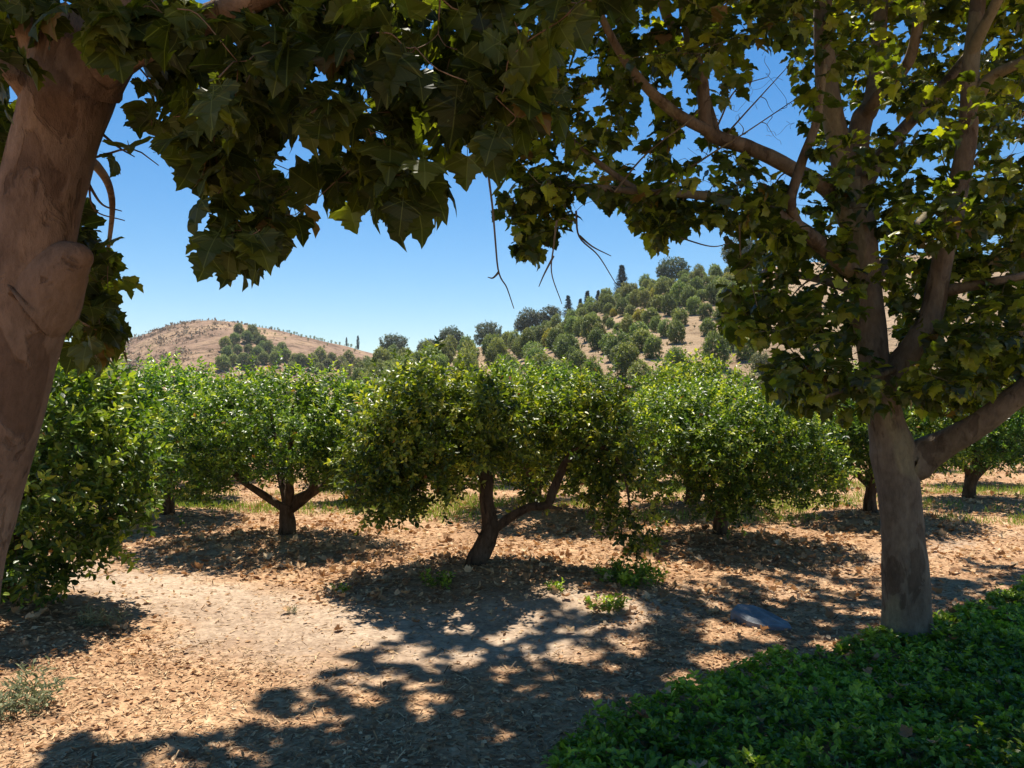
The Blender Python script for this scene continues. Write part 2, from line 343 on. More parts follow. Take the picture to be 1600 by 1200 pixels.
nx, ny = 520, 520; a_ = 6.5
tx = np.linspace(-1, 1, nx); xs = 900 * np.sinh(a_ * tx) / math.sinh(a_); ys = 6.5 + 900 * np.sinh(a_ * tx) / math.sinh(a_)
X, Y = np.meshgrid(xs, ys); Z = H(X, Y); gv = np.stack([X, Y, Z], -1).reshape(-1, 3)
i = (np.arange(ny - 1)[:, None] * nx + np.arange(nx - 1)[None, :]).ravel(); gf = np.stack([i, i + 1, i + 1 + nx, i + nx], -1)
dpath = np.full(nx * ny, 9.0); q = (np.abs(gv[:, 0]) < 20) & (gv[:, 1] > -5) & (gv[:, 1] < 30)
dpath[q] = path_d(gv[q, 0], gv[q, 1]); pm = np.clip((0.92 - .35 * np.clip(gv[:, 0] - .2, 0, 2) + .25 * pnoise(gv[:, :2], 1.6, 21) - dpath) / .5, 0, 1)

def ground_material():
    m, n, l = mat("mulched_soil"); b = n["Principled BSDF"]; tc = n.new("ShaderNodeTexCoord"); v = tc.outputs["Object"]
    at = n.new("ShaderNodeAttribute"); at.attribute_name = "tint"
    a1 = noise(n, l, 9, 8, v, .75); r1 = ramp(n, [(.3, (.18, .10, .055)), (.46, (.38, .235, .135)), (.6, (.52, .35, .21)), (.72, (.64, .47, .31))]); l.new(a1.outputs[0], r1.inputs[0])
    a2 = noise(n, l, 14, 8, v, .7); r2 = ramp(n, [(.3, (.30, .225, .165)), (.5, (.42, .325, .24)), (.7, (.52, .42, .32))]); l.new(a2.outputs[0], r2.inputs[0])
    mx = n.new("ShaderNodeMix"); mx.data_type = 'RGBA'; l.new(at.outputs["Fac"], mx.inputs["Factor"]); l.new(r1.outputs[0], mx.inputs["A"]); l.new(r2.outputs[0], mx.inputs["B"])
    vo = n.new("ShaderNodeTexVoronoi"); vo.inputs["Scale"].default_value = 38; l.new(v, vo.inputs["Vector"])
    rv = ramp(n, [(0, (.6, .55, .5)), (.5, (1, 1, 1)), (1, (1.25, 1.2, 1.15))]); sepv = n.new("ShaderNodeSeparateColor"); l.new(vo.outputs["Color"], sepv.inputs[0]); l.new(sepv.outputs[0], rv.inputs[0])
    m2 = n.new("ShaderNodeMix"); m2.data_type = 'RGBA'; m2.blend_type = 'MULTIPLY'; m2.inputs["Factor"].default_value = .6; l.new(mx.outputs["Result"], m2.inputs["A"]); l.new(rv.outputs[0], m2.inputs["B"])
    a3 = noise(n, l, .8, 4, v); r3 = ramp(n, [(.35, (.78, .72, .68)), (.6, (1.08, 1.06, 1.03))]); l.new(a3.outputs[0], r3.inputs[0])
    m3 = n.new("ShaderNodeMix"); m3.data_type = 'RGBA'; m3.blend_type = 'MULTIPLY'; m3.inputs["Factor"].default_value = 1; l.new(m2.outputs["Result"], m3.inputs["A"]); l.new(r3.outputs[0], m3.inputs["B"])
    l.new(m3.outputs["Result"], b.inputs["Base Color"]); b.inputs["Roughness"].default_value = .95; b.inputs["Specular IOR Level"].default_value = .15
    ba = n.new("ShaderNodeMath"); ba.operation = 'ADD'; l.new(a1.outputs[0], ba.inputs[0]); l.new(sepv.outputs[0], ba.inputs[1])
    bp = n.new("ShaderNodeBump"); bp.inputs["Strength"].default_value = .6; bp.inputs["Distance"].default_value = .02; l.new(ba.outputs[0], bp.inputs["Height"]); l.new(bp.outputs[0], b.inputs["Normal"]); return m
M_GROUND = ground_material()
onpath = pm[gf].mean(1) > .5
g1 = MB(); g1.add(gv, [gf[~onpath]], pm); tag(g1.build("ground", M_GROUND, smooth=True), "reddish orchard soil covered in mulch under the trees", kind="structure")
used = np.unique(gf[onpath]); remap = np.zeros(len(gv), np.int64); remap[used] = np.arange(len(used))
g2 = MB(); g2.add(gv[used], [remap[gf[onpath]]], pm[used]); tag(g2.build("dirt_path", M_GROUND, smooth=True), "bare greyish dirt track curving past the citrus trees", kind="structure")

# ------------------------------------------------------------------ hills
RP = A([(-900, 640), (100, 632), (250, 612), (340, 604), (420, 602), (500, 598), (560, 584), (600, 566), (700, 548), (800, 532), (870, 506), (930, 478), (1000, 456), (1060, 444), (1120, 434), (1180, 420), (1300, 405), (1450, 396), (1700, 400), (2300, 470), (3200, 640)], float)
RY = A([(-900, 150), (300, 165), (590, 190), (800, 172), (1000, 152), (1300, 140), (3200, 150)], float)
BP = A([(-1200, 640), (-300, 600), (0, 565), (165, 546), (200, 531), (250, 512), (300, 500), (330, 497), (370, 501), (420, 511), (500, 529), (560, 546), (620, 561), (700, 575), (900, 600), (1300, 630), (2000, 640)], float)
def hill_z(x, y, prof, Yr, Yf, seed):
    px = 800 + FPX * x / np.maximum(y, 1); py = np.interp(px, prof[:, 0], prof[:, 1]); yr = np.interp(px, Yr[:, 0], Yr[:, 1])
    zr = CAMZ + (625 - py) / FPX * yr; t = (y - Yf) / (yr - Yf)
    s = np.where(t < 1, 1 - np.clip(1 - t, 0, 1) ** 1.25, 1 - .35 * np.clip(t - 1, 0, 3) ** 1.3)
    s = np.where(t < 0, t, s)
    return zr * s - .4 + pnoise(np.stack([x, y], -1), .05, seed) * .8 * np.clip(t, 0, 1) + pnoise(np.stack([x, y], -1), .3, seed + 1) * .15
BY = A([(-1200, 300), (2000, 300)], float)
def HR(x, y): return hill_z(x, y, RP, RY, 50.0, 31)
def HB(x, y): return hill_z(x, y, BP, BY, 165.0, 41)
def hill_mesh(name, fn, px0, px1, y0, y1, nu, nv, material, label):
    pu = np.linspace(px0, px1, nu); yy = np.linspace(y0, y1, nv); PU, YY = np.meshgrid(pu, yy); XX = (PU - 800) / FPX * YY
    v = np.stack([XX, YY, fn(XX, YY)], -1).reshape(-1, 3); i = (np.arange(nv - 1)[:, None] * nu + np.arange(nu - 1)[None]).ravel()
    mb = MB(); mb.add(v, [np.stack([i, i + 1, i + 1 + nu, i + nu], -1)]); return tag(mb.build(name, material, smooth=True), label, kind="structure")
def hill_material(name, cols, scale, speck, sp):
    m, n, l = mat(name); b = n["Principled BSDF"]; tc = n.new("ShaderNodeTexCoord"); v = tc.outputs["Object"]
    a1 = noise(n, l, scale, 8, v, .65); r1 = ramp(n, cols); l.new(a1.outputs[0], r1.inputs[0])
    a2 = noise(n, l, scale * 9, 6, v, .7); r2 = ramp(n, [(sp, speck), (sp + .1, (1, 1, 1))]); l.new(a2.outputs[0], r2.inputs[0])
    m2 = n.new("ShaderNodeMix"); m2.data_type = 'RGBA'; m2.blend_type = 'MULTIPLY'; m2.inputs["Factor"].default_value = 1; l.new(r1.outputs[0], m2.inputs["A"]); l.new(r2.outputs[0], m2.inputs["B"])
    l.new(m2.outputs["Result"], b.inputs["Base Color"]); b.inputs["Roughness"].default_value = .95; b.inputs["Specular IOR Level"].default_value = .1
    bp = n.new("ShaderNodeBump"); bp.inputs["Strength"].default_value = 1; bp.inputs["Distance"].default_value = .6; l.new(a2.outputs[0], bp.inputs["Height"]); l.new(bp.outputs[0], b.inputs["Normal"])
    return m
M_HILL = hill_material("dry_slope", [(.35, (.29, .20, .12)), (.5, (.39, .275, .17)), (.68, (.48, .345, .22))], .12, (.6, .55, .5), .36)
M_BHILL = hill_material("brown_slope", [(.36, (.20, .125, .082)), (.5, (.28, .18, .118)), (.66, (.40, .27, .16))], .035, (.55, .55, .5), .42)
hill_mesh("orchard_hill", HR, -900, 3200, 50, 330, 320, 150, M_HILL, "dry tan hillside planted with rows of round trees")
hill_mesh("brown_hill", HB, -1200, 2000, 165, 520, 300, 150, M_BHILL, "bare brown scrubby hill rising behind the orchard")

# scrub on the bare hill
sb = MB(); n_ = 5200; pxs = rng.uniform(120, 640, n_); yys = rng.uniform(185, 305, n_); xx = (pxs - 800) / FPX * yys
left = (pnoise(np.stack([xx, yys], -1), .06, 77) + (400 - pxs) / 180) > rng.rand(n_) * 1.6
P_ = np.stack([xx, yys, HB(xx, yys)], -1)[left]; rs = np.random.RandomState(3)
P5 = np.repeat(P_, 5, 0) + rs.randn(len(P_) * 5, 3) * A([.6, .6, .15]); stamp(sb, DIA_V, DIA_F, P5, rs.randn(len(P5), 3) + A([0, 0, .7]), rs.randn(len(P5), 3), .3 + 1.1 * np.repeat(rs.rand(len(P_)) ** 2, 5), rs.rand(len(P5)))
M_SCRUB = leaf_mat("scrub_leaf", [(0, (.24, .18, .12)), (.6, (.34, .255, .17)), (1, (.38, .32, .19))], 0.1, (1, 1, 1), .8, .1)
tag(sb.build("hillside_scrub", M_SCRUB), "low dry brown scrub scattered over the bare hill", "scrub", kind="stuff")

rs = np.random.RandomState(8); sb = MB(); n_ = 5000; yys = rs.uniform(55, 175, n_); pxs = rs.uniform(520, 1500, n_); xx = (pxs - 800) / FPX * yys
k = (pnoise(np.stack([xx, yys], -1), .35, 78) + .3 > rs.rand(n_) * 1.2) & (yys < np.interp(pxs, RY[:, 0], RY[:, 1]) + 3); xx, yys = xx[k], yys[k]
P_ = np.repeat(np.stack([xx, yys, HR(xx, yys)], -1), 6, 0); P_ = P_ + rs.randn(len(P_), 3) * A([.3, .3, .06])
stamp(sb, DIA_V, DIA_F, P_, rs.randn(len(P_), 3) + A([0, 0, 1]), rs.randn(len(P_), 3), .12 + .35 * rs.rand(len(P_)), rs.rand(len(P_)))
M_TUFT = leaf_mat("dry_tuft", [(0, (.13, .13, .055)), (.5, (.24, .22, .10)), (1, (.42, .33, .18))], 0.15, (1, 1, .8), .8, .1)
tag(sb.build("slope_scrub", M_TUFT), "dry grass and low weeds between the trees of the planted hill", "scrub", kind="stuff")

# ------------------------------------------------------------------ orchard and hill trees
OV_ = (OVAL_V, OVAL_F)
def crown_tree(name, blobs, nshoot, per, L, size, leafm, barkm, trunk, seed, tmpl=(DIA_V, DIA_F), twigs=0, shell=.5, dens=.0, limbs=(), ups=.5, young=.25):
    rs = np.random.RandomState(seed); root = empty(name); tb = MB(); sk = Skel(tb)
    sk.limb(trunk[0], trunk[1], 12, 6, .16)
    for (P, R) in limbs: sk.limb(P, R, 8, 6, .12)
    P, D = blob_points(blobs, nshoot, rs, shell)
    if dens: k = .8 * pnoise(P, 2.6, seed) + .6 * pnoise(P, 6.0, seed + 1) > -1.0 + dens + rs.randn(len(P)) * .15; P, D = P[k], D[k]
    for j in range(twigs):
        sk.attach(P[rs.randint(len(P))] - A([0, 0, .02]), None, .15, 4)
    tb.build("trunk", barkm, root, True)
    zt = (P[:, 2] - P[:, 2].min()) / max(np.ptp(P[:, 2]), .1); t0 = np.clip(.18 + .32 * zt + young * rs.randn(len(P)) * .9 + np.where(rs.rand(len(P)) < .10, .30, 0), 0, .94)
    if tmpl is OV_: 
        e = rs.rand(len(P)) < .16; P = P + (D * .20 + A([0, 0, .05]) * (zt[:, None] > .5)) * (e * rs.rand(len(P)))[:, None]
    D = D * .7 + A([0, 0, ups]) * (zt[:, None] * 1.3 - .35) + rs.randn(len(P), 3) * .35
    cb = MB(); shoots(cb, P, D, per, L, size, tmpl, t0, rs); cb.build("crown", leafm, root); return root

def fork(x0, z0, ends, r):
    out = []
    for e in ends: e = A(e, float); s = A([x0[0], x0[1], z0]); m = s + (e - s) * A([.55, .55, .42]) ; out.append(([s - A([0, 0, .06]), s + (m - s) * .5 + A([0, 0, -.02]), m, e], [r, r * .85, r * .65, r * .25]))
    return out

ORD = 'first second third fourth fifth sixth seventh eighth ninth tenth eleventh twelfth thirteenth fourteenth fifteenth sixteenth seventeenth eighteenth nineteenth twentieth'.split()
def ordn(k):
    if k < 20: return ORD[k]
    k += 1; t = {2: 'twent', 3: 'thirt', 4: 'fort', 5: 'fift', 6: 'sixt', 7: 'sevent', 8: 'eight', 9: 'ninet'}[k // 10]
    return t + 'ieth' if k % 10 == 0 else t + 'y-' + ORD[k % 10 - 1]
OV = OV_
GRP = "citrus trees standing in rows in the orchard"
def place(root, xy, label, cat="citrus tree", group=GRP, rz=0, sz=1.0, sx=1.0):
    root.scale = (sx, 1, sz)
    root.location = (xy[0], xy[1], float(H(xy[0], xy[1])) - .01); root.rotation_euler = (0, 0, rz); return tag(root, label, cat, group)

# B : spreading tree, low fork
rB = crown_tree("citrus_tree", [(-.15, 0, 1.62, 1.15, 1.05, .55), (-.95, .1, 1.30, .75, .8, .60), (.70, 0, 1.35, .75, .8, .62), (0, -.45, 1.35, .8, .6, .5), (-.2, .2, 1.95, .65, .6, .30), (-1.15, -.2, .95, .45, .5, .45), (1.0, -.3, 1.0, .40, .5, .40), (.5, .1, 1.95, .4, .4, .25)], 3400, 11, .17, .058, M_CITRUS, M_BARK_C,
    ([(0, 0, -.1), (.02, 0, .12), (0, 0, .30), (.03, 0, .42)], [.135, .105, .098, .10]), 11, OV, 150, .5, .48,
    fork((.02, 0), .38, [(-1.1, .1, 1.3), (-.35, .5, 1.7), (.15, -.3, 1.8), (.95, .15, 1.3)], .062) + [([(.0, 0, .36), (.14, -.02, .5), (.30, -.02, .60), (.36, .0, .85)], [.08, .075, .062, .04])])
place(rB, CIT['B'], "spreading citrus tree with a low forked trunk between the left sycamore and the middle tree", sz=.88)

# C : middle tree, bent trunk and long side branch
dC = CIT['C'][1]; kC = dC / FPX
def lc(px, py, dy=0.0):
    """local point of the middle tree seen at pixel"""
    p = U(px, py, dC + dy); return A([p[0] - CIT['C'][0], dy, p[2] - .14])
def lb(px, py, rx, rz, dy=0.0, ry=None): p = lc(px, py, dy); return (p[0], p[1], p[2], rx * kC, (ry or rx) * kC, rz * kC)
rC = crown_tree("citrus_tree", [lb(690, 655, 120, 60), lb(610, 700, 75, 65, .1), lb(790, 660, 85, 58, .2), lb(660, 605, 60, 35), lb(700, 650, 110, 70, -.6, 60), lb(600, 765, 52, 40, -.2), lb(720, 700, 90, 50, .7, 60), lb(655, 740, 60, 38, -.3),
    lb(905, 650, 70, 52, .15, 60), lb(950, 690, 58, 60, .0, 50), lb(975, 760, 34, 55, -.1, 38), lb(990, 825, 32, 34, -.3, 30), lb(925, 740, 30, 40, .2, 36), lb(920, 610, 45, 25, .1, 40), lb(835, 745, 24, 30, .4, 26)], 4300, 11, .16, .058, M_CITRUS, M_BARK_C,
    ([lc(738, 905), lc(745, 880), lc(760, 845), lc(766, 822), lc(758, 780), lc(757, 740), lc(735, 715)], [.115, .108, .105, .085, .070, .068, .055]), 12, OV, 220, .45, .45,
    [([lc(765, 832), lc(790, 812, -.02), lc(825, 792, -.1), lc(855, 788, -.1), lc(865, 765, -.05), lc(882, 725), lc(905, 690), lc(930, 660)], [.055, .05, .045, .045, .05, .045, .035, .02]),
     ([lc(905, 690), lc(950, 695, -.05), lc(975, 740, -.1), lc(985, 800, -.2)], [.03, .022, .014, .008]),
     ([lc(740, 722), lc(705, 700, -.1), lc(660, 690, -.2), lc(600, 695, -.2)], [.05, .04, .03, .015]), ([lc(745, 725), lc(720, 690, .1), lc(700, 640, .2), lc(680, 600, .2)], [.045, .035, .025, .012]), ([lc(755, 745), lc(770, 700, .1), lc(800, 660, .3), lc(810, 630, .3)], [.045, .035, .02, .01]),
     ([lc(850, 788, -.1), lc(865, 792, -.1), lc(878, 794, -.12)], [.035, .02, .012]), ([lc(758, 842), lc(750, 838, -.05), lc(742, 828, -.12)], [.03, .014, .006])])
place(rC, CIT['C'], "middle citrus tree with bent trunk and a long bare branch reaching right", sz=.94)

# D
rD = crown_tree("citrus_tree", [(0, 0, 1.45, 1.05, 1.0, .52), (-.75, -.1, 1.20, .55, .7, .58), (.75, 0, 1.25, .75, .8, .62), (.1, -.55, 1.05, .8, .5, .55), (.0, .3, 1.8, .7, .6, .30), (-.1, -.4, .68, .42, .42, .34), (1.15, -.2, .9, .40, .4, .38), (-.85, .1, 1.7, .45, .5, .3)], 3500, 11, .17, .058, M_CITRUS, M_BARK_C,
    ([(0, 0, -.1), (0, 0, .2), (.01, 0, .45), (.0, 0, .6)], [.12, .095, .09, .08]), 13, OV, 150, .5, .45, fork((0, 0), .5, [(-.8, .1, 1.4), (.3, .5, 1.6), (.2, -.5, 1.3), (.9, .1, 1.4)], .055))
place(rD, CIT['D'], "round leafy citrus tree with short straight trunk, left of the right sycamore trunk", sz=.87, sx=.92)
# generic rounded trees
rE = crown_tree("citrus_tree", [(0, 0, 1.35, .95, .95, .55), (-.7, 0, 1.1, .6, .7, .5), (.65, .1, 1.15, .65, .7, .5), (0, -.5, 1.05, .7, .5, .45), (.1, .1, 1.75, .6, .6, .3), (-.9, -.2, .75, .4, .4, .3)], 2900, 10, .18, .062, M_CITRUS, M_BARK_C,
    ([(0, 0, -.1), (0, 0, .2), (.02, 0, .42), (.0, 0, .6)], [.12, .09, .085, .075]), 14, OV, 80, .5, .45, fork((0, 0), .45, [(-.8, .1, 1.3), (.25, .4, 1.6), (.7, .1, 1.2)], .055))
place(rE, CIT['E'], "citrus tree with its dark trunk just left of the right sycamore trunk")
rF = crown_tree("citrus_tree", [(0, 0, 1.40, 1.1, 1.0, .5), (-.8, 0, 1.05, .6, .7, .5), (.85, .1, 1.2, .6, .7, .5), (0, -.5, 1.05, .8, .5, .45), (.1, .1, 1.75, .7, .6, .3), (.5, .3, 1.9, .4, .4, .25)], 2900, 10, .18, .062, M_CITRUS, M_BARK_C,
    ([(-.1, 0, -.1), (-.08, 0, .2), (.02, 0, .42), (.1, 0, .6)], [.13, .10, .09, .075]), 15, OV, 80, .5, .45, fork((.02, 0), .42, [(-.8, .1, 1.2), (.15, .4, 1.6), (.9, .1, 1.3)], .06))
place(rF, CIT['F'], "citrus tree with leaning forked trunk beyond the right sycamore, by the right edge")
# A : near left tree, hangs to the ground
rA = crown_tree("citrus_tree", [(0, 0, 1.45, .80, .8, .55), (.35, -.1, 1.15, .62, .7, .65), (.15, -.25, .75, .70, .6, .52), (-.7, 0, 1.25, .6, .7, .5), (.1, .2, 1.85, .5, .5, .28), (.22, -.45, .50, .42, .36, .26), (-.5, -.3, 1.0, .5, .5, .38), (.62, .0, .95, .30, .4, .38), (.55, -.1, 1.95, .22, .25, .20)], 2700, 10, .17, .074, M_CITRUS, M_BARK_C,
    ([(-.35, .2, -.1), (-.3, .2, .3), (-.2, .15, .6), (-.1, .1, .9)], [.12, .095, .085, .06]), 16, OV, 200, .5, .62, fork((-.2, .15), .6, [(.5, 0, 1.2), (.2, -.4, 1.0), (-.6, .1, 1.4), (.1, .2, 1.7)], .05))
place(rA, CIT['A'], "nearest citrus tree, its leaves hanging almost to the ground beside the left sycamore trunk", sz=.95)
# three more in view and the rows behind
def cit(src, xy, rz, s, label):
    c = copy_thing(src, (xy[0], xy[1], float(H(*xy)) - .01), rz, s); c["label"] = label; c["category"] = "citrus tree"; c["group"] = GRP; return c
cit(rE, CIT['Gt'], 1.1, 1.02, "low leaved citrus tree behind, between the nearest tree and the spreading one")
cit(rD, CIT['Ht'], 2.4, 1.0, "citrus tree directly behind the long bare branch of the middle tree")
cit(rE, CIT['It'], 4.0, 1.05, "citrus tree with dark trunk behind the left side of the round leafy one")
srcs = [rB, rD, rE, rF]; kk = 0
for yr, sp, off in [(14.6, 2.9, .4), (17.6, 3.1, 1.5), (21, 3.3, .2), (25, 3.6, 1.4), (30, 4.0, .5), (36, 4.4, 1.9), (43, 4.8, .8)]:
    half = yr * .70 + 1.5; x = -half + off
    while x < half:
        xj, yj = x + rng.uniform(-.35, .35), yr + rng.uniform(-.5, .5); x += sp
        if min(math.hypot(xj - a, yj - b) for a, b in CIT.values()) < 2.1: continue
        s = rng.uniform(.74, .88)
        rown = {14.6: 'first', 17.6: 'second', 21: 'third', 25: 'fourth', 30: 'fifth', 36: 'sixth', 43: 'seventh'}[yr]
        rc_ = globals().setdefault('rc_', {}); rc_[yr] = rc_.get(yr, -1) + 1
        lab = f"citrus tree, {ordn(rc_[yr])} from the left in the {rown} row behind the front trees"
        c = cit(srcs[kk % 4], (xj, yj), rng.uniform(0, 6.28), s, lab); kk += 1; c["group"] = "citrus trees in the rows behind"

# hill trees
def hill_proto(name, seed, leafm, squash=1.0):
    r = np.random.RandomState(seed); bl = [(0, 0, 1.7 * squash, 1.25, 1.25, 1.45 * squash), (0, 0, 2.6 * squash, .85, .85, .9 * squash)]
    for j in range(6): a = j * 1.05 + r.rand(); bl.append((.75 * math.cos(a), .75 * math.sin(a), (1.1 + r.rand() * 1.4) * squash, .65, .65, .7 * squash))
    return crown_tree(name, bl, 620, 7, .30, .23, leafm, M_BARK_FAR, ([(0, 0, -.4), (.05, 0, .8), (0, 0, 1.8)], [.16, .12, .06]), seed, (DIA_V, DIA_F), 0, .6, .08)
protos = [hill_proto("avocado_tree", 50 + k, M_AVO, [1, 1.12, .9, 1.05][k]) for k in range(4)]
yel = hill_proto("yellow_bush", 61, M_YEL, .8); oliv = [hill_proto("olive_tree", 62, M_OLIVE, .8), hill_proto("olive_tree", 63, M_OLIVE, .95)]
hill_used = set(); cnt = 0
def hill_put(proto, x, y, s, label, cat, group, z=None, rz=None, sz=None):
    z = float(HR(x, y)) if z is None else z
    rz = rng.uniform(0, 6.28) if rz is None else rz
    if proto.name in hill_used: c = copy_thing(proto, (x, y, z), rz, s, sz)
    else:
        c = proto; hill_used.add(proto.name); c.location = (x, y, z); c.rotation_euler = (0, 0, rz); c.scale = (s, s, s if sz is None else sz)
    return tag(c, label, cat, group)
def pix(x, y, z): return 800 + FPX * x / y, 625 - (z - CAMZ) / y * FPX
ca, sa = math.cos(.55), math.sin(.55); S_ = 3.85; cand = []
for a in range(-60, 80):
    for b in range(-60, 80):
        x0 = a * S_ + (b % 2) * S_ * .5; y0 = b * S_ * .92; x = x0 * ca - y0 * sa + 25; y = x0 * sa + y0 * ca + 100
        x += rng.uniform(-.5, .5); y += rng.uniform(-.5, .5)
        if y < 56: continue
        z = float(HR(x, y)); px, py = pix(x, y, z); yr = np.interp(px, RY[:, 0], RY[:, 1])
        if px < 330 or px > 1430 or y > yr + 1 or py - 3.2 / y * FPX > 606: continue
        if px > 1220 and (a + b) % 3: continue
        if 1050 < px < 1150 and 505 < py < 566 and rng.rand() < .3: continue     # bare patch
        if 985 < px < 1075 and 560 < py < 620 and rng.rand() < .1: continue
        if px < 600 and py > 575 and rng.rand() < .25: continue
        cand.append((x, y, z, px, py))
HT = []; cand.sort(key=lambda c: c[1] + (900 if c[3] > 1190 else 0)); print("hill candidates", len(cand))
for (x, y, z, px, py) in cand[:400]:
    s = rng.choice([.40, .52, .6, .66, .74]) * rng.uniform(.9, 1.1) * (1.2 if py > 560 and px < 1010 else 1.0)
    if rng.rand() < .05: s *= .6
    if px < 560: s *= .62; pr, lab, cat, g = oliv[rng.randint(2)], "grey green low tree on the gentle slope below the bare brown hill", "tree", "grey green trees below the brown hill"
    elif 1090 < px < 1400 and py > 575: pr, lab, cat, g = oliv[rng.randint(2)], "grey olive tree at the foot of the planted hill, behind the right sycamore", "tree", "grey olive trees at the hill foot"
    elif rng.rand() < .05: pr, lab, cat, g = yel, "yellow flowering bush among the green trees of the planted hill", "bush", "yellow bushes on the planted hill"
    else:
        pr = protos[rng.randint(4)]; cat = "avocado tree"
        zone = ("lower slope near the orchard" if py > 565 else "middle slope" if py > 510 else "upper slope near the ridge")
        side = "left" if px < 850 else "middle" if px < 1080 else "right"
        lab = None; g = 'avocado trees on the planted hill'
    o_ = hill_put(pr, x, y, s, lab or 'x', cat, g, z - .2, sz=s * rng.uniform(.8, 1.25)); HT.append((o_, px, py, y))
LMK = [(640, 'the lone dark oak'), (735, 'the wide ridge oak'), (800, 'the rounded ridge oak'), (880, 'the last ridge oaks'), (945, 'the slim firs'), (1010, 'the tallest fir'), (1100, 'the pale hilltop tree'), (1200, 'the grey skyline tree'), (9999, 'the sycamore crown')]
zones = {}
for (o_, px, py, y) in HT:
    t = (y - 50) / (np.interp(px, RY[:, 0], RY[:, 1]) - 50); v = 'lowest' if t < .22 else 'low' if t < .42 else 'midway' if t < .62 else 'high' if t < .82 else 'topmost'
    lm = next(b for a, b in LMK if px < a); kind = {'yellow_bush': 'yellow bush', 'olive_tree': 'grey olive tree'}.get(o_.name.split('.')[0], 'avocado tree')
    if kind[0] == 'g': v = 'low'; lm = 'the bare brown hill' if px < 560 else 'the sycamore crown'
    zones.setdefault((kind, v, lm), []).append((px, o_))
for (kind, v, lm), L_ in zones.items():
    L_.sort(key=lambda q: q[0])
    for k, (px, o_) in enumerate(L_): o_['label'] = (f"{ordn(k)} {kind} from left, " if len(L_) > 1 else f"single {kind} ") + f"{v} on the hill below {lm}"
# belt down the flank of the brown hill
for (px, py) in [(372, 514), (385, 528), (366, 530), (352, 540), (400, 527), (371, 545), (388, 545), (410, 541), (355, 555), (402, 523 + 30), (420, 548), (432, 552), (445, 556), (412, 560), (440, 546), (365, 562), (380, 566), (348, 570), (460, 562), (395, 570), (408, 518 + 18), (430, 565), (470, 568), (393, 519), (487, 569), (500, 560), (518, 562), (512, 570), (533, 571), (545, 563), (560, 572), (572, 566), (580, 575), (540, 583), (498, 578), (455, 576)]:
    lo, hi = 170.0, 300.0
    for _ in range(40):
        m = (lo + hi) / 2; x = (px - 800) / FPX * m; p = pix(x, m, float(HB(x, m)))[1]
        if p > py + 9: lo = m
        else: hi = m
    bk = globals().get('bk', -1) + 1
    hill_put(protos[rng.randint(4)], x, m, rng.uniform(.85, 1.25), "small dark tree down the brown hill's flank, " + ordn(bk) + " from the upper left", "avocado tree", "trees down the flank of the brown hill", float(HB(x, m)) - .2)

# oaks on the ridge
def oak(name, seed, w=3.4, h=6.4, m=M_OAK):
    r = np.random.RandomState(seed); bl = [(0, 0, h * .55, w * .78, w * .78, h * .40)]
    for j in range(9): a = j * .7 + r.rand(); k = .45 + .25 * r.rand(); bl.append((w * k * math.cos(a), w * k * math.sin(a), h * (.3 + .45 * r.rand()), w * .38, w * .38, h * .17))
    return crown_tree(name, bl, 1000, 7, .5, .34, m, M_BARK_FAR, ([(0, 0, -.8), (.1, 0, 1), (0, 0, h * .45)], [.34, .26, .18]), seed, (DIA_V, DIA_F), 14, .55, .1)
oaks = [oak("oak_tree", 81), oak("oak_tree", 82, 3.8, 6.0), oak("oak_tree", 83, 3.0, 6.2)]
def on_ridge(px, f=1.0): y = float(np.interp(px, RY[:, 0], RY[:, 1])) * f; x = (px - 800) / FPX * y; return x, y
for k, (px, s, f, lab) in enumerate([(616, 1.05, 1.0, "dark round oak tree standing alone at the left end of the ridge"), (668, .72, 1.0, "small oak tree touching the left side of a wider one on the ridge"), (706, 1.05, 1.0, "wide spreading oak tree second from left among the big ridge trees"),
        (762, .92, 1.0, "dark rounded oak tree on the ridge, just left of the rising slope"), (683, .7, 1.02, "small oak tree half hidden by the wide one on the ridge"), (826, .95, 1.0, "oak tree on the ridge where the slope starts to rise"), (858, .7, 1.0, "narrow oak tree on the ridge left of the first fir"),
        (1050, .85, 1.0, "pale green rounded tree standing above the others on the hilltop"), (1158, 1.15, 1.0, "large grey green tree on the skyline beside the sycamore leaves"), (1240, 1.2, 1.02, "broad tree on the skyline seen through the sycamore crown"), (790, .45, 1.0, "small pale tree between two oaks on the ridge")]):
    x, y = on_ridge(px, f); hill_put(oaks[k % 3], x, y, s, lab, "oak tree", "big trees along the ridge")
def fir(name, seed, h=7.0, w=1.7):
    rs = np.random.RandomState(seed); root = empty(name); tb = MB(); tube(tb, A([(0, 0, -.5), (0, 0, h * .5), (0, 0, h)]), A([.16, .1, .02]), 6); P, D = [], []
    for j in range(30):
        z = h * (.12 + .86 * j / 30); L = w * (1 - (z / h) ** 1.1) * (.75 + .5 * rs.rand())
        for q in range(7):
            a = rs.rand() * 6.28; d = A([math.cos(a), math.sin(a), .12]); tube(tb, A([(0, 0, z), d * L * .5 + A([0, 0, z]), d * L + A([0, 0, z - .1 * L])]), A([.03, .02, .008]), 3, cap=False)
            for t in np.linspace(.2, 1, 5): P.append(d * L * t + A([0, 0, z - .1 * L * t])); D.append(d)
    tb.build("trunk", M_BARK_FAR, root, True); cb = MB(); shoots(cb, A(P), A(D), 6, .28, .26, (DIA_V * A([.5, 1, 1]), DIA_F), rs.rand(len(P)), rs); cb.build("crown", M_FIR, root); return root
firs = [fir("fir_tree", 91), fir("fir_tree", 92, 6, 1.2)]
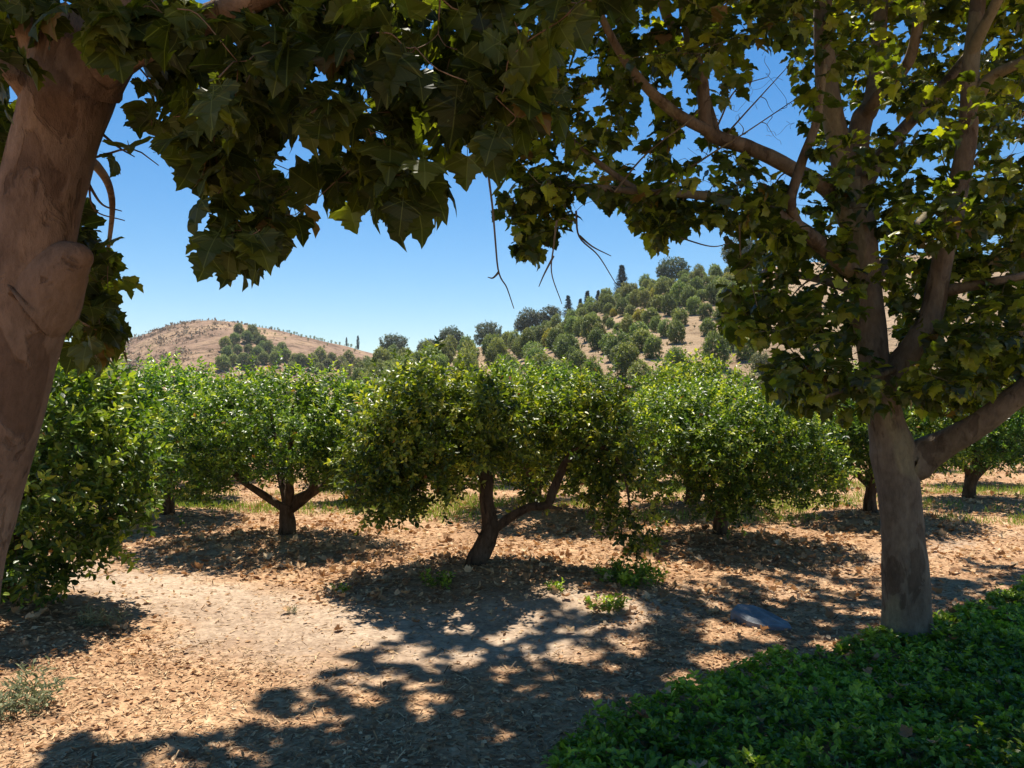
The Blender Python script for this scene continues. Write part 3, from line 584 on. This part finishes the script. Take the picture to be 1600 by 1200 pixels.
for k, (px, s, lab) in enumerate([(972, .98, "tallest dark fir tree on the skyline of the planted hill"), (907, .62, "slim fir tree second from left on the skyline"), (888, .75, "dark fir tree at the left end of the row on the skyline"), (918, .78, "slim fir tree third from left on the skyline"), (935, .55, "small fir top between the slim ones and the tall dark fir"), (942, .62, "small pointed fir just left of the tall dark one")]):
    x, y = on_ridge(px); hill_put(firs[k % 2], x, y, s, lab, "fir tree", "fir trees on the skyline", sz=s * (1.0))
# cypresses and saplings on the bare ridge
def cypress(seed, h=5.0):
    rs = np.random.RandomState(seed); root = empty("cypress_tree"); tb = MB(); tube(tb, A([(0, 0, -.4), (0, 0, h * .9)]), A([.1, .03]), 6); tb.build("trunk", M_BARK_FAR, root, True)
    t = rs.rand(500); a = rs.rand(500) * 6.28; r = .42 * np.sin(math.pi * np.clip(t * .93 + .07, 0, 1)) ** .6; P = np.stack([r * np.cos(a), r * np.sin(a), .2 + t * h], -1)
    cb = MB(); shoots(cb, P, np.stack([np.cos(a) * .3, np.sin(a) * .3, 1 + 0 * a], -1), 5, .3, .22, (DIA_V, DIA_F), rs.rand(500), rs, .5); cb.build("crown", M_FIR, root); return root
cy = cypress(95)
def on_bridge(px, f=1.0): y = 300.0 * f; x = (px - 800) / FPX * y; return x, y, float(HB(x, y))
for k, (px, s, lab) in enumerate([(559, .95, "thin dark cypress, the taller one, on the right end of the bare ridge"), (541, .62, "short thin cypress left of the taller one on the bare ridge")]):
    x, y, z = on_bridge(px); hill_put(cy, x, y, s, lab, "cypress tree", "cypresses on the bare ridge", z)
sapl = crown_tree("sapling", [(0, 0, 1.0, .45, .45, .6)], 60, 6, .25, .2, M_AVO, M_BARK_FAR, ([(0, 0, -.2), (0, 0, .5), (0, 0, 1.0)], [.05, .04, .03]), 97, (DIA_V, DIA_F))
for j in range(64):
    px = 375 + (j % 32) * 6.0 + rng.uniform(-2, 2); f = 1.0 if j < 32 else rng.uniform(.86, .98)
    x, y, z = on_bridge(px, f); hill_put(sapl, x, y, rng.uniform(.3, .8), (f"tiny young tree on the bare brown ridge line, {ordn(j)} from the left" if j < 32 else f"tiny young tree on the open slope below the bare ridge, {ordn(j - 32)} from the left"), "sapling", "saplings on the bare slope", z)

# ------------------------------------------------------------------ right sycamore
def pp(pts): return [U(*p) for p in pts]
def in_poly(px, py, poly):
    inside = False; n = len(poly)
    for k in range(n):
        (x1, y1), (x2, y2) = poly[k], poly[(k + 1) % n]
        if (y1 > py) != (y2 > py) and px < (x2 - x1) * (py - y1) / (y2 - y1) + x1: inside = not inside
    return inside
def sample_poly(poly, n, Y0, Y1):
    P = A(poly, float); lo, hi = P.min(0), P.max(0); out = []
    while len(out) < n:
        px, py = rng.uniform(lo[0], hi[0]), rng.uniform(lo[1], hi[1])
        if in_poly(px, py, poly): out.append(U(px, py, rng.uniform(Y0, Y1)))
    return out

rt = empty("sycamore_tree", (0, 0, 0)); tb = MB(); sk = Skel(tb); f = 5.94 / FPX
sk.limb(pp([(1428, 1040, 5.94), (1425, 1005, 5.94), (1421, 960, 5.94), (1416, 850, 5.94), (1409, 750, 5.94), (1402, 700, 5.95), (1390, 655, 5.96), (1378, 600, 5.97), (1366, 550, 5.98), (1350, 450, 6.0), (1338, 350, 6.02), (1331, 285, 6.03)]),
        A([62, 45, 37, 32, 33, 35, 28, 24, 24, 24, 25, 25]) * f, 28, 10, .10, [(U(1372, 640, 5.8), .10, .02), (U(1395, 870, 5.8), .05, .012)])
LIMBS = [
 ([(1420, 722, 5.95), (1445, 703, 5.9), (1480, 685, 5.8), (1530, 655, 5.65), (1600, 600, 5.5), (1700, 520, 5.3), (1820, 400, 5.1)], [31, 25, 20, 18, 17, 14, 8]),
 ([(1375, 605, 5.96), (1405, 572, 5.9), (1440, 520, 5.8), (1465, 470, 5.75), (1478, 390, 5.7), (1497, 300, 5.65), (1510, 200, 5.6), (1515, 90, 5.55), (1530, -60, 5.5), (1560, -300, 5.5)], [20, 18, 18, 17, 15, 15, 14, 12, 10, 5]),
 ([(1508, 205, 5.6), (1540, 130, 5.5), (1600, 95, 5.3), (1700, 40, 5.1)], [10, 9, 7, 4]),
 ([(1331, 290, 6.03), (1310, 220, 6.05), (1292, 110, 6.05), (1287, 0, 6.1), (1275, -200, 6.2), (1240, -450, 6.2)], [22, 18, 16, 14, 11, 5]),
 ([(1331, 290, 6.03), (1345, 190, 6.1), (1360, 160, 6.2), (1372, 60, 6.4), (1380, -80, 6.6), (1390, -300, 6.8)], [20, 17, 14, 12, 10, 5]),
 ([(1345, 190, 6.1), (1375, 145, 5.9), (1420, 95, 5.7), (1440, -10, 5.5), (1450, -200, 5.3)], [11, 9, 8, 7, 4]),
 ([(1340, 340, 6.02), (1370, 250, 6.3), (1440, 170, 6.5), (1500, 100, 6.8), (1560, 0, 7.0)], [14, 12, 10, 8, 4]),
 ([(1342, 380, 6.0), (1300, 300, 5.9), (1240, 262, 5.8), (1180, 235, 5.7), (1130, 218, 5.6), (1108, 200, 5.55), (1100, 130, 5.5), (1075, 40, 5.45), (1050, -100, 5.4), (1000, -300, 5.4)], [15, 13, 12, 11, 11, 10, 9, 8, 6, 4]),
 ([(1115, 210, 5.6), (1085, 110, 5.8), (1035, 0, 6.0), (1000, -150, 6.2)], [10, 9, 7, 4]),
 ([(1125, 215, 5.6), (1050, 170, 5.4), (980, 100, 5.2), (930, 0, 5.0), (880, -150, 4.9)], [9, 8, 6, 5, 3]),
 ([(1350, 440, 6.0), (1300, 395, 5.8), (1240, 350, 5.6), (1180, 325, 5.5), (1100, 305, 5.4), (1000, 300, 5.3), (900, 290, 5.2), (840, 285, 5.15)], [15, 13, 11, 9, 7, 5, 4, 3]),
 ([(1250, 355, 5.65), (1236, 322, 5.5), (1250, 260, 5.45), (1275, 190, 5.4), (1290, 100, 5.3)], [8, 7.5, 7, 6, 4]),
 ([(1000, 300, 5.3), (930, 250, 5.3), (860, 190, 5.4), (800, 160, 5.5)], [5, 4, 3, 2]),
 ([(1352, 460, 6.0), (1300, 440, 6.3), (1230, 430, 6.7), (1160, 440, 7.0)], [10, 8, 6, 3]),
 ([(1352, 470, 6.0), (1390, 400, 6.6), (1450, 330, 7.3), (1520, 250, 7.9)], [12, 10, 8, 4]),
 ([(1475, 455, 5.75), (1540, 440, 5.6), (1600, 430, 5.5), (1700, 400, 5.5)], [9, 7, 6, 3]),
 ([(1405, 572, 5.9), (1340, 600, 5.5), (1290, 620, 5.2)], [5, 4, 2]),
 ([(1287, 0, 6.1), (1200, -150, 5.5), (1100, -350, 5.0)], [10, 8, 4]), ([(1515, 90, 5.55), (1600, -100, 5.0), (1650, -300, 4.5)], [8, 6, 3]), ([(1380, -80, 6.6), (1450, -200, 7.2), (1500, -350, 7.8)], [8, 6, 3]),
]
for pts, r in LIMBS: sk.limb(pp(pts), A(r) * f, 12, 7, .10)
ends = []
def grow(targets, **k):
    out = []
    for q in targets:
        c = sk.attach(A(q), **k)
        if c is not None: out.append(c)
    return out
REG = [
 ([(900, -10), (1260, -10), (1230, 70), (1180, 60), (1120, 110), (940, 130)], 30, 4.6, 5.6),
 ([(770, 20), (1080, 20), (1150, 40), (1170, 120), (1120, 210), (1190, 260), (1210, 330), (1000, 330), (960, 320), (860, 310), (770, 260), (760, 120)], 170, 4.7, 6.4),
 ([(770, 290), (890, 270), (900, 330), (860, 400), (820, 400), (790, 350)], 34, 5.0, 5.4),
 ([(960, 300), (1240, 300), (1260, 370), (1200, 385), (1110, 345), (1040, 370), (1010, 395), (1000, 340)], 90, 5.0, 6.0),
 ([(1150, 390), (1340, 370), (1350, 540), (1280, 560), (1220, 540), (1130, 520), (1110, 470), (1160, 450)], 120, 5.0, 6.8),
 ([(1200, 560), (1360, 540), (1380, 640), (1290, 650), (1200, 610)], 60, 4.8, 6.0),
 ([(1250, 0), (1620, 0), (1620, 300), (1380, 320), (1260, 250), (1240, 120)], 210, 4.6, 7.5),
 ([(1180, 0), (1300, 0), (1300, 110), (1200, 90)], 22, 5.2, 6.2),
 ([(1180, -30), (1640, -30), (1640, 200), (1500, 260), (1250, 160)], 95, 7.2, 9.6),
 ([(1380, 300), (1640, 280), (1640, 560), (1500, 640), (1420, 640), (1400, 500)], 400, 4.8, 7.6),
 ([(1480, 560), (1640, 500), (1660, 600), (1560, 640), (1480, 650)], 60, 4.9, 7.0),
 ([(1260, 250), (1380, 300), (1390, 420), (1270, 370)], 30, 5.6, 6.6),
]
LP = A(sk.P); LR = A(sk.R)
def clear_of(P, keep=.42):
    out = []; cp = A([0, 0, CAMZ]); big = LR > .028; B = LP[big] - cp; bd = np.linalg.norm(B, axis=1); bn = B / bd[:, None]
    for p in P:
        v = p - cp; d = np.linalg.norm(v); off = np.linalg.norm(bn * (bn @ v)[:, None] - v, axis=1)
        if (((off < LR[big] + .14) & (d < bd)).any()) and rng.rand() > keep: continue
        out.append(p)
    return out
for poly, n, y0, y1 in REG: ends += grow(clear_of(sample_poly(poly, int(n * 1.15), y0, y1)), sag=.1)
# the crown above the picture, and on the far side
def shell_pts(blobs, n):
    P, D = blob_points(blobs, n, rng, .35); return list(P)
up_blobs = [(1.9, 9.7, 7.9, 1.5, .8, .6), (.1, 9.0, 7.7, 1.6, .9, .6), (2.8, 10.2, 8.0, 2.2, 1.3, .9), (5.3, 10.6, 7.6, 1.7, 1.6, .9), (2.3, 8.3, 7.7, 2.0, 1.0, .8), (-.4, 7.5, 7.2, 1.4, .9, .6), (4.6, 8.0, 7.2, 1.5, 1.1, .8), (0, 6.6, 6.9, 2.0, 1.7, 1.0), (2.6, 5.6, 6.2, 2.6, 2.4, 1.5), (.6, 5.2, 5.5, 1.6, 1.6, 1.0), (4.6, 5.4, 5.6, 1.6, 1.9, 1.3), (-.6, 5.4, 5.7, 1.1, 1.3, .7), (3, 7.4, 5.6, 1.8, 1.2, 1.2)]
tg = [p for p in shell_pts(up_blobs, 2250) if 625 - (p[2] - CAMZ) / p[1] * FPX < 15]
tg.sort(key=lambda p: np.linalg.norm(p - A([2.6, 5.9, 4.8]))); ends_up = grow(tg, sag=.05)
# bare hanging twigs
for pts in [[(900, 330, 5.0), (905, 370, 4.95), (935, 400, 4.9), (962, 443, 4.9)], [(905, 368, 4.95), (925, 385, 4.9), (955, 400, 4.9)], [(870, 345, 5.0), (866, 380, 5), (862, 425, 5), (878, 475, 5)], [(865, 400, 5.0), (850, 430, 5), (842, 448, 5)],
            [(1155, 340, 5.3), (1157, 400, 5.3), (1170, 430, 5.25), (1183, 478, 5.2)], [(1130, 215, 5.6), (1180, 160, 5.4), (1230, 105, 5.3)], [(1080, 260, 5.5), (1160, 210, 5.3), (1250, 150, 5.2)], [(1010, 350, 5.3), (1060, 370, 5.3), (1110, 385, 5.2), (1140, 380, 5.2)], [(1120, 200, 5.5), (1150, 140, 5.4), (1200, 120, 5.4)],
            [(760, 250, 4.6), (770, 330, 4.6), (778, 420, 4.6), (792, 450, 4.6), (803, 482, 4.6)], [(779, 425, 4.6), (770, 434, 4.6), (762, 433, 4.6)], [(960, 300, 5.2), (1010, 240, 5.1), (1075, 190, 5.0), (1110, 150, 5.0)]]:
    q = pp(pts); base = sk.attach(q[0], r=.012) ; sk.limb(q, np.linspace(.0075, .0025, len(q)), 5, 6, 0)
for _ in range(90):
    q = sample_poly([(1000, 60), (1260, 60), (1260, 280), (1040, 330)], 1, 5.0, 5.8)[0]; sk.attach(q, r=.004, minr=.0012, sides=4)
tb.build("trunk", M_BARK_R, rt, True)
cb = MB(); n1 = leaf_sprays(cb, ends, SYC, .090, 9, .45, .07); n2 = leaf_sprays(cb, ends_up, SYC, .125, 10, .4, .08); print("right leaves", n1, n2)
cb.build("crown", M_SYC_FAR, rt)
tag(rt, "sycamore with a grey mottled trunk rising from the green ground cover on the right", "sycamore tree", "big sycamores beside the track")

# ------------------------------------------------------------------ left sycamore
lt = empty("sycamore_tree", (0, 0, 0)); tb = MB(); sk = Skel(tb); f = 2.5 / FPX
sk.limb(pp([(-150, 1570, 2.5), (-135, 1450, 2.5), (-105, 1200, 2.5), (-78, 1000, 2.5), (-66, 900, 2.5), (-35, 780, 2.5), (-8, 690, 2.5), (22, 590, 2.5), (48, 490, 2.5), (62, 400, 2.5), (82, 310, 2.5), (106, 215, 2.5), (128, 140, 2.5), (140, 80, 2.5), (146, 40, 2.5), (148, 15, 2.5)]),
        A([110, 92, 78, 72, 71, 68, 66, 64, 64, 63, 61, 60, 66, 66, 46, 12]) * f, 40, 12, .07, [(U(137, 405, 2.46), .060, .058), (U(120, 430, 2.42), .10, .020), (U(60, 640, 2.3), .04, -.012), (U(30, 640, 2.3), .05, .01)])
sk.limb(pp([(46, 480, 2.49), (76, 440, 2.48), (104, 415, 2.47), (124, 405, 2.47), (138, 402, 2.47), (144, 401, 2.47)]), A([62, 52, 38, 26, 14, 4]) * f, 24, 8, .10)
LL = [
 ([(125, 150, 2.5), (70, 60, 2.55), (10, 0, 2.6), (-60, -120, 2.7), (-140, -400, 2.8)], [54, 44, 35, 28, 16]),
 ([(130, 130, 2.5), (175, 60, 2.5), (215, -20, 2.5), (240, -150, 2.5), (260, -420, 2.6)], [56, 48, 38, 30, 16]),
 ([(150, 110, 2.45), (205, 80, 2.4), (270, 55, 2.3), (370, 10, 2.2), (500, -50, 2.1), (700, -110, 2.05), (900, -150, 2.1)], [34, 28, 22, 18, 15, 11, 6]),
 ([(60, 170, 2.5), (20, 120, 2.4), (-40, 60, 2.3), (-150, -50, 2.2)], [20, 15, 12, 8]),
 ([(240, -150, 2.5), (350, -260, 2.8), (500, -330, 3.3), (700, -350, 3.9)], [24, 19, 14, 8]),
 ([(215, -20, 2.5), (300, -40, 2.9), (420, -10, 3.4), (560, 20, 4.0)], [18, 14, 10, 5]),
 ([(240, -150, 2.5), (300, -400, 2.0), (380, -700, 1.5), (500, -1400, 1.0)], [20, 16, 12, 7]),
 ([(260, -420, 2.6), (300, -700, 2.9), (360, -1000, 3.2)], [14, 11, 6]),
 ([(90, 230, 2.6), (150, 260, 3.0), (175, 320, 3.3), (165, 420, 3.4)], [12, 9, 6, 3]),
 ([(-60, -120, 2.7), (-250, -300, 2.9), (-500, -500, 3.2)], [18, 14, 7]),
]
for pts, r in LL: sk.limb(pp(pts), A(r) * f, 16, 8, .08)
LPOLY = [(200, -30), (215, 190), (250, 280), (300, 300), (320, 360), (350, 385), (430, 380), (445, 310), (540, 320), (625, 305), (670, 240), (730, 215), (790, 170), (850, 110), (900, 60), (900, -30)]
ends = []
ends += grow(sample_poly(LPOLY, 104, 2.1, 3.1), sag=.15)
ends += grow(sample_poly([(250, -20), (800, -20), (760, 120), (640, 190), (300, 200)], 44, 1.8, 2.6), sag=.15)
ends += grow(sample_poly([(300, 330), (350, 410), (440, 405), (450, 340)], 10, 2.2, 2.6), sag=.1)
ends += grow(sample_poly([(700, 60), (860, 60), (850, 170), (760, 230), (700, 230)], 26, 1.9, 2.6), sag=.15)
ends += grow(sample_poly([(560, 250), (700, 240), (690, 310), (600, 320)], 14, 2.0, 2.5), sag=.1)
ends += grow(sample_poly([(115, 330), (175, 350), (180, 460), (160, 560), (100, 590), (90, 480)], 34, 2.9, 3.6), sag=.05)
ends += grow(sample_poly([(-60, -20), (60, -20), (40, 120), (20, 260), (-60, 260)], 34, 2.1, 3.2), sag=.1)
ends += grow(sample_poly([(60, -40), (230, -40), (230, 60), (60, 30)], 8, 2.0, 2.3), sag=.1)
ends += grow(sample_poly([(860, -20), (935, -20), (930, 60), (880, 70)], 5, 1.7, 1.9), sag=.1)
upl = [(-1.5, 5.8, 6.0, 1.6, 1.1, .7), (.6, 5.4, 5.9, 1.6, 1.2, .8), (-.3, 6.3, 6.3, 1.3, .9, .6), (-.4, 3.2, 4.8, 2.2, 1.8, 1.0), (-1.6, 2.4, 5.2, 1.9, 1.9, 1.2), (.6, 2.2, 4.3, 1.4, 1.4, .7), (-2.6, 4.0, 4.8, 1.2, 1.5, .9), (.3, 4.2, 5.2, 1.5, 1.2, .8), (-1.2, 1.0, 4.3, 1.7, 1.1, .9)]
def hidden_above(p): return p[1] < .6 or 625 - (p[2] - CAMZ) / p[1] * FPX < -60
tg = [p for p in shell_pts(upl, 900) if hidden_above(p)]
tg.sort(key=lambda p: np.linalg.norm(p - A([-1.0, 2.5, 3.2]))); ends_up = grow(tg, sag=.05)
for pts in [[(175, 165, 2.55), (150, 230, 2.7), (140, 290, 2.8), (150, 330, 2.9), (195, 345, 2.95)], [(150, 200, 2.7), (185, 230, 2.8), (210, 245, 2.9)], [(140, 290, 2.8), (160, 320, 2.9), (190, 330, 3)], [(330, 200, 2.3), (340, 260, 2.3), (350, 320, 2.35)]]:
    sk.limb(pp(pts), np.linspace(.006, .002, len(pts)), 5, 6, 0)
tb.build("trunk", M_BARK_L, lt, True)
cb = MB(); n1 = leaf_sprays(cb, ends, SYC, .096, 6, .85, .08, up=.8, sizej=.6); n2 = leaf_sprays(cb, ends_up, SYC, .16, 9, .4, .1); print("left leaves", n1, n2)
cb.build("crown", M_SYC_NEAR, lt)
tag(lt, "nearest sycamore with a leaning reddish brown trunk along the left edge and big leaves overhead", "sycamore tree", "big sycamores beside the track")

# ------------------------------------------------------------------ litter, chips, ground cover, weeds
def on_ground(x, y, dz=0.0): return np.stack([x, y, H(x, y) + dz], -1)
rs = np.random.RandomState(21); n_ = 95000
yy = 3.2 * (24 / 3.2) ** (rs.rand(n_) ** .9); uu = rs.uniform(-.78, .78, n_); xx = uu * yy + rs.uniform(-.3, .3, n_)
pd = path_d(xx, yy); cl = pnoise(np.stack([xx, yy], -1), 1.3, 5)
tree_d = np.full(n_, 9.0)
for (a, b) in CIT.values(): tree_d = np.minimum(tree_d, np.hypot(xx - a, yy - b))
prob = np.clip(.50 + .35 * cl + .25 * (tree_d < 1.6), .08, 1) * np.where((pd < .8) & (xx < .6), .12, 1) * np.where(yy < 5.2, .5, 1); k = rs.rand(n_) < prob; xx, yy = xx[k], yy[k]; n_ = len(xx)
lb_ = MB(); O = on_ground(xx, yy, .004 + .012 * rs.rand(n_)); T = np.stack([rs.randn(n_), rs.randn(n_), .25 * rs.randn(n_)], -1); N = A([0, 0, 1]) + rs.randn(n_, 3) * .35
LV = A([(0, 0, .0), (-.26, .25, .10), (-.34, .6, .12), (0, 1, .10), (.34, .6, .14), (.24, .25, .06), (0, .5, -.06)]); LF = [A([(0, 6, 1), (1, 6, 2), (2, 6, 3), (3, 6, 4), (4, 6, 5), (5, 6, 0)])]
S = (.026 + .040 * rs.rand(n_) ** 2.2) * np.clip(yy / 7, .75, 1.25); ti = np.clip(rs.beta(2, 2, n_), 0, 1); q = S > .052
stamp(lb_, LV, LF, O[~q], T[~q], N[~q], S[~q], ti[~q])
tv, tf, tuv = lobed_leaf(-.6, .4, False, 9); big = q & (rs.rand(n_) < .25)
stamp(lb_, LV, LF, O[q & ~big], T[q & ~big], N[q & ~big], S[q & ~big], ti[q & ~big]); stamp(lb_, tv, tf, O[big] + A([0, 0, .01]), T[big], N[big], S[big] * 1.25, ti[big])
tag(lb_.build("leaf_litter", M_LITTER), "dry curled tan and brown leaves fallen all over the soil", "leaf litter", kind="stuff"); print("litter", n_)
n_ = 60000; yy = 3.1 * (11 / 3.1) ** rs.rand(n_); xx = rs.uniform(-.74, .74, n_) * yy + rs.uniform(-.3, .3, n_); k = (path_d(xx, yy) > .5) | (xx > 1) | (rs.rand(n_) < .3); xx, yy = xx[k], yy[k]; n_ = len(xx)
cb = MB(); O = on_ground(xx, yy, .002 + .008 * rs.rand(n_)); T = np.stack([rs.randn(n_), rs.randn(n_), .18 * rs.randn(n_)], -1); N = A([0, 0, 1]) + rs.randn(n_, 3) * .4
CV = A([(-.07, 0, 0), (.06, 0, .01), (.08, 1, 0), (-.05, .95, .02), (0, .5, .07)]); stamp(cb, CV, [A([(0, 1, 4), (1, 2, 4), (2, 3, 4), (3, 0, 4)])], O, T, N, .018 + .05 * rs.rand(n_) ** 2, rs.rand(n_))
tag(cb.build("wood_chips", M_CHIP), "thin reddish wood chips and straw forming a mulch layer", "wood chips", kind="stuff")

# ground cover lower right
EDGE = [G(*p)[:2] for p in [(860, 1225), (930, 1150), (1060, 1102), (1170, 1056), (1300, 1030), (1400, 1008), (1480, 975), (1540, 948), (1610, 925), (1750, 890)]]
GC = [tuple(p) for p in EDGE] + [(9.5, 7.5), (9.5, 1.5), (.2, 1.5), (-.1, 2.4)]
gcb = MB(); pts = []; GA = A(GC)
n_ = 26000; px_, py_ = rs.uniform(-.1, 6.5, n_), rs.uniform(2.6, 8.6, n_)
wob = pnoise(np.stack([px_, py_], -1), 2.4, 9) * .26 + pnoise(np.stack([px_, py_], -1), 7, 10) * .13
ins = A([in_poly(a + w, b + w, GC) for a, b, w in zip(px_, py_, wob)]); px_, py_ = px_[ins], py_[ins]; n_ = len(px_)
hgt = .03 + .11 * np.clip(.5 + .5 * pnoise(np.stack([px_, py_], -1), 3.3, 14), 0, 1) * rs.rand(n_) ** .5 + .06 * (rs.rand(n_) < .08) * rs.rand(n_)
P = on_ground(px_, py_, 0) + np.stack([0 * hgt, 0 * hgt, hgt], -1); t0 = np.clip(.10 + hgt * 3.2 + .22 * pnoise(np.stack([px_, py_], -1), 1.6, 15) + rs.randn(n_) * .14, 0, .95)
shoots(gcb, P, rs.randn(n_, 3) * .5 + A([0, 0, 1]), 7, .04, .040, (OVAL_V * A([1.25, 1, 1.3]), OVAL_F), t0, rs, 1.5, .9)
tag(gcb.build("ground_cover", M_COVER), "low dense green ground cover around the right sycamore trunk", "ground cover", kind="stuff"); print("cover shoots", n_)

k_ = rs.choice(n_, 130); rl = MB(); tv, tf, tuv = lobed_leaf(-.5, .35, False, 19)
stamp(rl, tv, tf, P[k_] + A([0, 0, .05]), rs.randn(130, 3) * A([1, 1, .3]), A([0, 0, 1]) + rs.randn(130, 3) * .4, .035 + .04 * rs.rand(130), rs.rand(130) * .6)
tag(rl.build("fallen_leaves", M_LITTER), "dry tan leaves caught on top of the green ground cover", "fallen leaves", kind="stuff")
# grass strips between the rows
gb = MB(); n_ = 90000; gx, gy = rs.uniform(-9, 12, n_), rs.uniform(11.4, 21, n_); msk = (pnoise(np.stack([gx, gy], -1), .7, 33) + .5 * pnoise(np.stack([gx, gy], -1), 2.2, 34) + .5 - .5 * np.abs(gy - 13.6) / 3) > rs.rand(n_) * .5
for (a, b) in CIT.values(): msk &= np.hypot(gx - a, gy - b) > .9
gx, gy = gx[msk], gy[msk]; n_ = len(gx); BL = A([(-.04, 0, 0), (.04, 0, 0), (.025, .6, .05), (0, 1, .18)])
stamp(gb, BL, [A([(0, 1, 2), (0, 2, 3)])], on_ground(gx, gy), rs.randn(n_, 3) * .35 + A([0, 0, 1]), rs.randn(n_, 3), .05 + .10 * rs.rand(n_), rs.rand(n_) ** 1.2)
tag(gb.build("grass", M_GRASS), "patchy bright green grass between the citrus rows", "grass", kind="stuff"); print("grass", n_)

def weed(name, px, py, r, h, n, size, m, label, cat, seed, tm=(OVAL_V, OVAL_F)):
    g = G(px, py, .05); rs = np.random.RandomState(seed); a = rs.rand(n) * 6.28; rr = r * rs.rand(n) ** .6; P0 = np.stack([rr * np.cos(a), rr * np.sin(a), 0 * a], -1)
    mb = MB(); hh = h * (1 - (rr / r) ** 2 * .6) * (.4 + .6 * rs.rand(n)); D = nrm(np.stack([np.cos(a) * .5, np.sin(a) * .5, 1 + 0 * a], -1) + rs.randn(n, 3) * .2)
    for p, d, q in zip(P0, D, hh): tube(mb, A([p, p + d * q * .5, p + d * q]), A([.0025, .002, .001]), 3, cap=False, tint=.4)
    shoots(mb, P0 + D * (hh * .25)[:, None], D, 9, h * .75, size, tm, rs.rand(n) * .8, rs, 1.0)
    o = mb.build(name, m); o.location = (g[0], g[1], float(H(g[0], g[1]))); return tag(o, label, cat, "weeds growing out of the mulch")
weed("weed", 985, 918, .30, .17, 90, .05, M_COVER, "bright green weed clump at the right end of the middle tree's shadow", "weed", 1)
weed("weed", 688, 930, .12, .13, 22, .04, M_COVER, "small green weed in the shade below the middle tree's trunk", "weed", 2)
weed("weed", 868, 940, .06, .10, 10, .035, M_COVER, "tiny yellowish green sprout between the middle tree and the grey rock", "weed", 3)
weed("weed", 945, 958, .16, .10, 26, .04, M_COVER, "low dark green weed in shade below the bright clump", "weed", 4)
weed("sage_plant", 12, 1105, .20, .22, 70, .05, M_SAGE, "pale grey green plant at the left edge in front of the leafy shadow", "plant", 5, (OVAL_V * A([.5, 1, 1]), OVAL_F))
weed("weed", 160, 985, .12, .14, 26, .05, M_SAGE, "thin pale weed under the hanging leaves of the nearest citrus tree", "weed", 6, (OVAL_V * A([.4, 1, 1]), OVAL_F))
weed("weed", 535, 925, .05, .08, 9, .03, M_COVER, "tiny weed at the left tip of the middle tree's shadow", "weed", 7)
weed("weed", 1400, 925, .10, .09, 22, .04, M_SAGE, "tuft of dry pale weed beside the right sycamore trunk, above the ground cover", "weed", 8, (OVAL_V * A([.4, 1, 1]), OVAL_F))
weed("weed", 455, 955, .03, .05, 6, .03, M_SAGE, "tiny dry sprout on the bare dirt track", "weed", 9, (OVAL_V * A([.4, 1, 1]), OVAL_F))
weed("weed", 20, 955, .07, .45, 16, .06, M_CITRUS, "leafy green sprout growing at the foot of the left sycamore trunk", "weed", 10)

# grey rock slab
def rock():
    g = G(1186, 975, .02); mb = MB(); r = np.random.RandomState(4); w, d, h = .21, .18, .10
    ring = [(-1.0, .25), (-.50, -.62), (.15, -.95), (1.05, -.85), (1.0, -.25), (.35, .62), (-.1, .98), (-.72, .92)]
    ring = A(ring) * A([w, d]); n = len(ring); top = lambda p: h * (.72 + .35 * (p[:, 1] / d) - .18 * (p[:, 0] / w))
    V = [np.column_stack([ring * 1.03, np.full(n, -.03)]), np.column_stack([ring * 1.02, top(ring) * .82]), np.column_stack([ring * .94, top(ring * .94)])]
    for s in (.72, .45, .2): rr = ring * s; V.append(np.column_stack([rr, top(rr) + .012 * np.sin(rr[:, 0] * 38 + rr[:, 1] * 22) + .004 * r.randn(n)]))
    V = np.vstack(V); j = np.arange(n); F = []
    for k in range(5): F.append(np.stack([k * n + j, k * n + (j + 1) % n, (k + 1) * n + (j + 1) % n, (k + 1) * n + j], -1))
    mb.add(V, [np.vstack(F), (5 * n + j)[None]]); m, nn, l = mat("slate_grey_stone"); b = nn["Principled BSDF"]; tc = nn.new("ShaderNodeTexCoord")
    a = noise(nn, l, 9, 8, tc.outputs["Object"], .7); rp = ramp(nn, [(.3, (.10, .115, .13)), (.55, (.19, .21, .235)), (.75, (.34, .35, .36))]); l.new(a.outputs[0], rp.inputs[0]); l.new(rp.outputs[0], b.inputs["Base Color"]); b.inputs["Roughness"].default_value = .6
    a2 = noise(nn, l, 40, 6, tc.outputs["Object"]); bp = nn.new("ShaderNodeBump"); bp.inputs["Strength"].default_value = .5; bp.inputs["Distance"].default_value = .01; l.new(a2.outputs[0], bp.inputs["Height"]); l.new(bp.outputs[0], b.inputs["Normal"])
    o = mb.build("rock", m); o.location = (g[0], g[1], float(H(g[0], g[1]))); o.rotation_euler = (0, 0, -.15); tag(o, "flat blue grey rock lying on the dirt track left of the right sycamore", "rock")
rock()

# ------------------------------------------------------------------ haze
hb = MB(); c = A([(x, y, z) for z in (-3, 90) for y in (-1000, 1000) for x in (-1000, 1000)], float)
hb.add(c, [A([(0, 2, 3, 1), (4, 5, 7, 6), (0, 1, 5, 4), (2, 6, 7, 3), (0, 4, 6, 2), (1, 3, 7, 5)])])
m, n, l = mat("summer_haze"); n.remove(n["Principled BSDF"]); pv = n.new("ShaderNodeVolumePrincipled"); pv.inputs["Density"].default_value = 0.00022
pv.inputs["Color"].default_value = (.80, .88, 1.0, 1); pv.inputs["Anisotropy"].default_value = 0.2; l.new(pv.outputs[0], n["Material Output"].inputs["Volume"])
tag(hb.build("haze", m), "thin pale summer haze in front of the far hills", "haze", kind="stuff")
